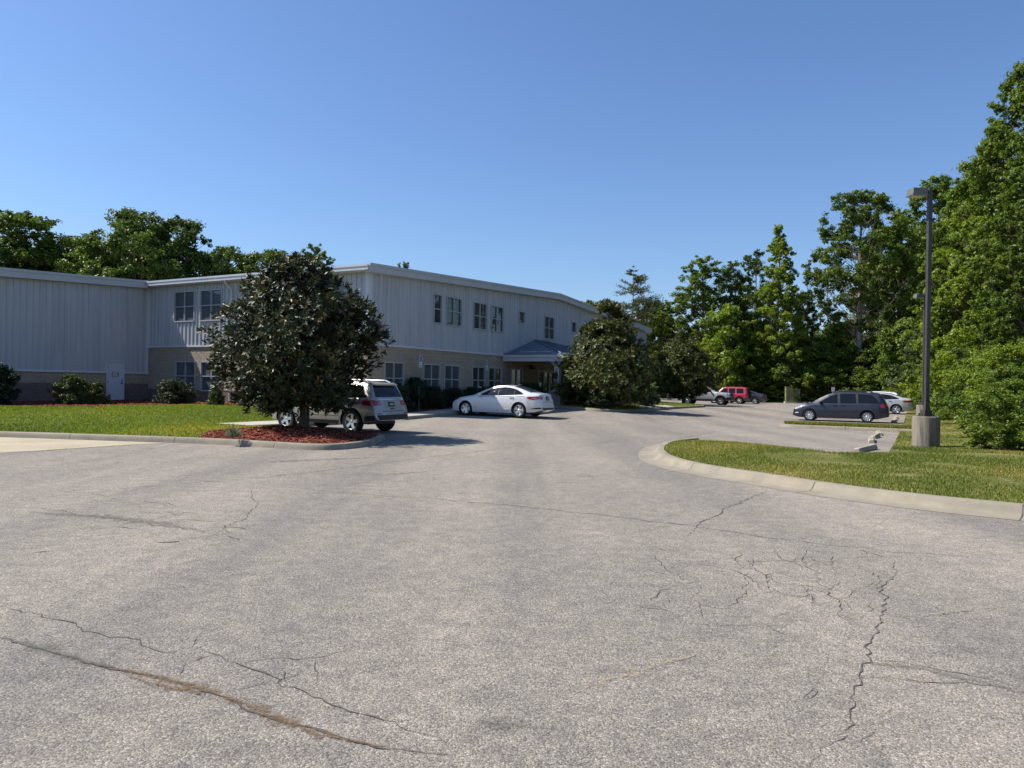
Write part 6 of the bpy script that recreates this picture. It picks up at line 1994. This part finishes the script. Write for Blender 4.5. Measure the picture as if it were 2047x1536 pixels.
for t_, s_, lab in hl:
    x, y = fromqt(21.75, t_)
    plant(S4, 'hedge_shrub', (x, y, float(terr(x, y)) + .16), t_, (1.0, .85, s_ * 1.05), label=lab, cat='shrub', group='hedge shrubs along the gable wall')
for px, py, s_, lab in ((1190, 812, .7, 'dark shrub at the foot of the bigger entrance magnolia, column side'), (1290, 811, .9, 'dark shrub between the two entrance magnolias'), (1200, 814, .7, 'low dark shrub under the bigger entrance magnolia')):
    p = gh(px, py, .2); plant(S4, 'hedge_shrub', p, px, (1.1, 1.1, s_), label=lab, cat='shrub', group='dark shrubs of the entrance island')
# grey weed on the kerb
rng = np.random.default_rng(8)
n = 420
a = rng.uniform(0, 6.28, n); el = rng.uniform(.35, 1.5, n); ln = rng.uniform(.12, .36, n)
d = np.stack([np.cos(a) * np.cos(el), np.sin(a) * np.cos(el), np.sin(el)], 1)
P = d * (ln * rng.uniform(.5, 1, n))[:, None]
side = unit(np.cross(d, np.array([0, 0, 1.0]) + rng.normal(size=(n, 3)) * .3)) * .008
Vt = np.stack([P - d * .1 - side, P - d * .1 + side, P + d * .05 + side * .5, P + d * .05 - side * .5], 1).reshape(-1, 3)
wm = np_mesh('weed', Vt, np.arange(n * 4).reshape(n, 4), M['grey_weed'], rng.uniform(0, 1, n))
p = gh(466, 876, .2)
link('weed_tuft', wm, label='wispy grey green weed tuft growing at the kerb of the mulched island', cat='weed').location = p


# ------------------------------------------------------------------ grass blades
def blades(name, P, h, material, rng, **kw):
    n = len(P)
    a = rng.uniform(0, 6.28, n); ln = rng.uniform(.1, .7, n)
    hh = h * rng.uniform(.5, 1.3, n)
    d = np.stack([np.cos(a) * ln, np.sin(a) * ln, np.ones(n)], 1) * hh[:, None]
    sd = np.stack([-np.sin(a), np.cos(a), np.zeros(n)], 1) * (.0055 + .003 * rng.uniform(0, 1, n))[:, None] * kw.pop('wide', 1.0)
    Vt = np.stack([P - sd, P + sd, P + d * .6 + sd * .7, P + d * np.array([1.15, 1.15, 1]), P + d * .6 - sd * .7], 1).reshape(-1, 3)
    me = np_mesh(name, Vt, np.arange(n * 5).reshape(n, 5), material, kw.pop('tint'))
    return link(name, me, kind='stuff')


def scatter(poly, zf, n, rng, box=None, dens=None):
    poly = [tuple(p[:2]) for p in poly]
    xs = [p[0] for p in poly]; ys = [p[1] for p in poly]
    b_ = box or (min(xs), max(xs), min(ys), max(ys))
    P = np.stack([rng.uniform(b_[0], b_[1], n * 3), rng.uniform(b_[2], b_[3], n * 3)], 1)
    P = P[inside(P, poly)]
    if dens is not None: P = P[rng.uniform(0, 1, len(P)) < dens(P)]
    return P[:n]


def height(P, zf, step):
    """ground height under each point from a coarse table"""
    x0, y0 = P.min(0) - step; x1, y1 = P.max(0) + step
    nx, ny = int((x1 - x0) / step) + 2, int((y1 - y0) / step) + 2
    Z = np.array([[zf(x0 + i * step, y0 + j * step) for j in range(ny)] for i in range(nx)])
    fx, fy = (P[:, 0] - x0) / step, (P[:, 1] - y0) / step
    i, j = fx.astype(int), fy.astype(int); u, v = fx - i, fy - j
    return Z[i, j] * (1 - u) * (1 - v) + Z[i + 1, j] * u * (1 - v) + Z[i, j + 1] * (1 - u) * v + Z[i + 1, j + 1] * u * v


def patchy(P, s, seed):
    r = np.random.default_rng(seed)
    f = np.zeros(len(P))
    for k in range(7):
        a = r.uniform(0, 6.28); w_ = s * r.uniform(.5, 2.2)
        f += np.sin((P[:, 0] * math.cos(a) + P[:, 1] * math.sin(a)) * w_ + r.uniform(0, 6.28))
    return f / 3.0


rng = np.random.default_rng(17)
DRY = [[(1865, 928), (1900, 931), (1945, 937)], [(1785, 951), (1815, 953), (1830, 953)], [(1900, 845), (1940, 850), (1965, 853)], [(1990, 960), (2030, 975)], [(1880, 890), (1930, 892)], [(1930, 905), (1990, 912)]]
mb = MB(); uvs = []
DP = []
for k, pl in enumerate(DRY):
    w_ = (.5, .35, 1.1, .7, .5, .8)[k]
    P_ = [gh(*q_, .17) for q_ in pl]
    ribbon(mb, [tuple(q_) for q_ in P_], w_, jit=.04, step=.08, lift=.012, world=True, uvs=uvs, zf=right_z)
    for a_, b_ in zip(P_[:-1], P_[1:]): DP += [(a_.lerp(b_, f), w_) for f in (0, .25, .5, .75, 1)]
me = mb.mesh('dry_patches', M['sand'])
uv = me.uv_layers.new(name='UVMap')
for l in me.loops: uv.data[l.index].uv = uvs[l.vertex_index]
link('dry_patches', me, kind='structure')
def bare(P):
    k = np.ones(len(P))
    for q_, w_ in DP: k *= 1 - .9 * np.exp(-((P[:, 0] - q_.x) ** 2 + (P[:, 1] - q_.y) ** 2) / (w_ * .5) ** 2)
    return k * np.clip(.95 - .9 * np.clip(patchy(P, .9, 4) * 1.6 - .3, 0, 1), .06, 1)
for nm, box, n, hh, wd in (('grass_blades', (2, 18, 6, 21), 130000, .042, .9), ('grass_blades', (8, 34, 18, 48), 70000, .05, 1.6)):
    P = scatter(right_poly, None, n, rng, box, bare)
    P = P[[True] * len(P)]
    z = height(P, right_z, .45)
    tint = np.clip(.56 + .34 * patchy(P, .8, 9) + rng.normal(0, .22, len(P)), 0, 1)
    blades(nm, np.column_stack([P, z]), hh, M['dry_grass'], rng, tint=tint, wide=wd)
P = scatter(strip_in, None, 14000, rng)
blades('grass_blades', np.column_stack([P, height(P, lambda x, y: terr(x, y) + .15, .4)]), .11, M['dry_grass'], rng, tint=rng.uniform(.1, 1, len(P)), wide=1.6)
P = scatter(lawn_poly, None, 120000, rng, (-24, -4, 17, 38))
P = P[~inside(P, [tuple(p[:2]) for p in bed]) & ~inside(P, [tuple(p[:2]) for p in wallbed])]
tint = np.clip(.42 + .34 * patchy(P, .6, 3) + rng.normal(0, .2, len(P)), 0, 1)
blades('grass_blades', np.column_stack([P, height(P, lawn_z, .45)]), .045, M['grass'], rng, tint=tint, wide=1.7)
ep = ei_in + [fromqt(22.0, 41.5), fromqt(19.4, 39.8)]
P = scatter(ep, None, 16000, rng)
P = P[~inside(P, [tuple(p[:2]) for p in mb1]) & ~inside(P, [tuple(p[:2]) for p in pathp])]
blades('grass_blades', np.column_stack([P, height(P, eiz, .5)]), .08, M['grass'], rng, tint=rng.uniform(0, 1, len(P)), wide=2.2)

# mulch chips
def chips(poly, zf, n, seed, s=.06):
    r = np.random.default_rng(seed)
    P = scatter(poly, None, n, r)
    z = height(P, zf, .3) + .006
    m = len(P)
    Nn = unit(np.array([0, 0, 1.0]) + r.normal(size=(m, 3)) * .35)
    Vt, Q = leaf_quads(np.column_stack([P, z]), Nn, s, asp=.45, fold=.12, rng=r)
    link('mulch_chips', np_mesh('mulch_chips', Vt, Q, M['chip'], r.uniform(0, 1, m)), kind='stuff')


M['chip'] = leaf_mat('mulch_chip', (.11, .024, .015), (.24, .06, .035), (.42, .2, .13), .9, .0, .2)
chips(bed, bed_z, 9000, 5, .075)
chips(wallbed, lambda x, y: lawn_z(x, y) + .02, 9000, 6, .09)

# ------------------------------------------------------------------ light, sky, camera
w = bpy.data.worlds.new('World'); sc.world = w; w.use_nodes = True
nt = w.node_tree
sky = nt.nodes.new('ShaderNodeTexSky'); sky.sky_type = 'NISHITA'
sky.sun_disc = False
SUN_AZ = R(-82.0); SUN_EL = R(50.0)          # bearing clockwise from the view direction
sky.sun_elevation = SUN_EL; sky.sun_rotation = SUN_AZ
sky.air_density = 1.1; sky.dust_density = .6; sky.ozone_density = 2.2; sky.altitude = 0
tn = mixc(nt.nodes, nt.links, 1.0, sky.outputs[0], (1.06, 1.27, 1.6), 'MULTIPLY')     # deep clear summer blue
nt.links.new(tn, nt.nodes['Background'].inputs['Color'])
nt.nodes['Background'].inputs['Strength'].default_value = .066
sd = bpy.data.lights.new('sun', 'SUN'); sd.energy = 5.0; sd.angle = R(.55); sd.color = (1, .95, .87)
so = bpy.data.objects.new('sun', sd); COL.objects.link(so); so.location = (-30, 20, 60)
dirv = Vector((math.sin(SUN_AZ) * math.cos(SUN_EL), math.cos(SUN_AZ) * math.cos(SUN_EL), math.sin(SUN_EL)))
so.rotation_euler = dirv.to_track_quat('Z', 'Y').to_euler()

cd = bpy.data.cameras.new('camera'); cam = bpy.data.objects.new('camera', cd); COL.objects.link(cam)
cd.sensor_width = 36; cd.lens = F / 2047 * 36; cd.clip_end = 3000; cd.clip_start = .1
cr_, sr_ = math.cos(ROLL), math.sin(ROLL)
cam.matrix_world = Matrix(((cr_, -sr_, 0, 0), (0, 0, -1, 0), (sr_, cr_, 0, CH), (0, 0, 0, 1)))
sc.camera = cam
sc.view_settings.view_transform = 'Standard'; sc.view_settings.look = 'None'
sc.view_settings.exposure = .52; sc.view_settings.gamma = 1
sc.cycles.max_bounces = 8; sc.cycles.transparent_max_bounces = 8
sc.cycles.use_denoising = True
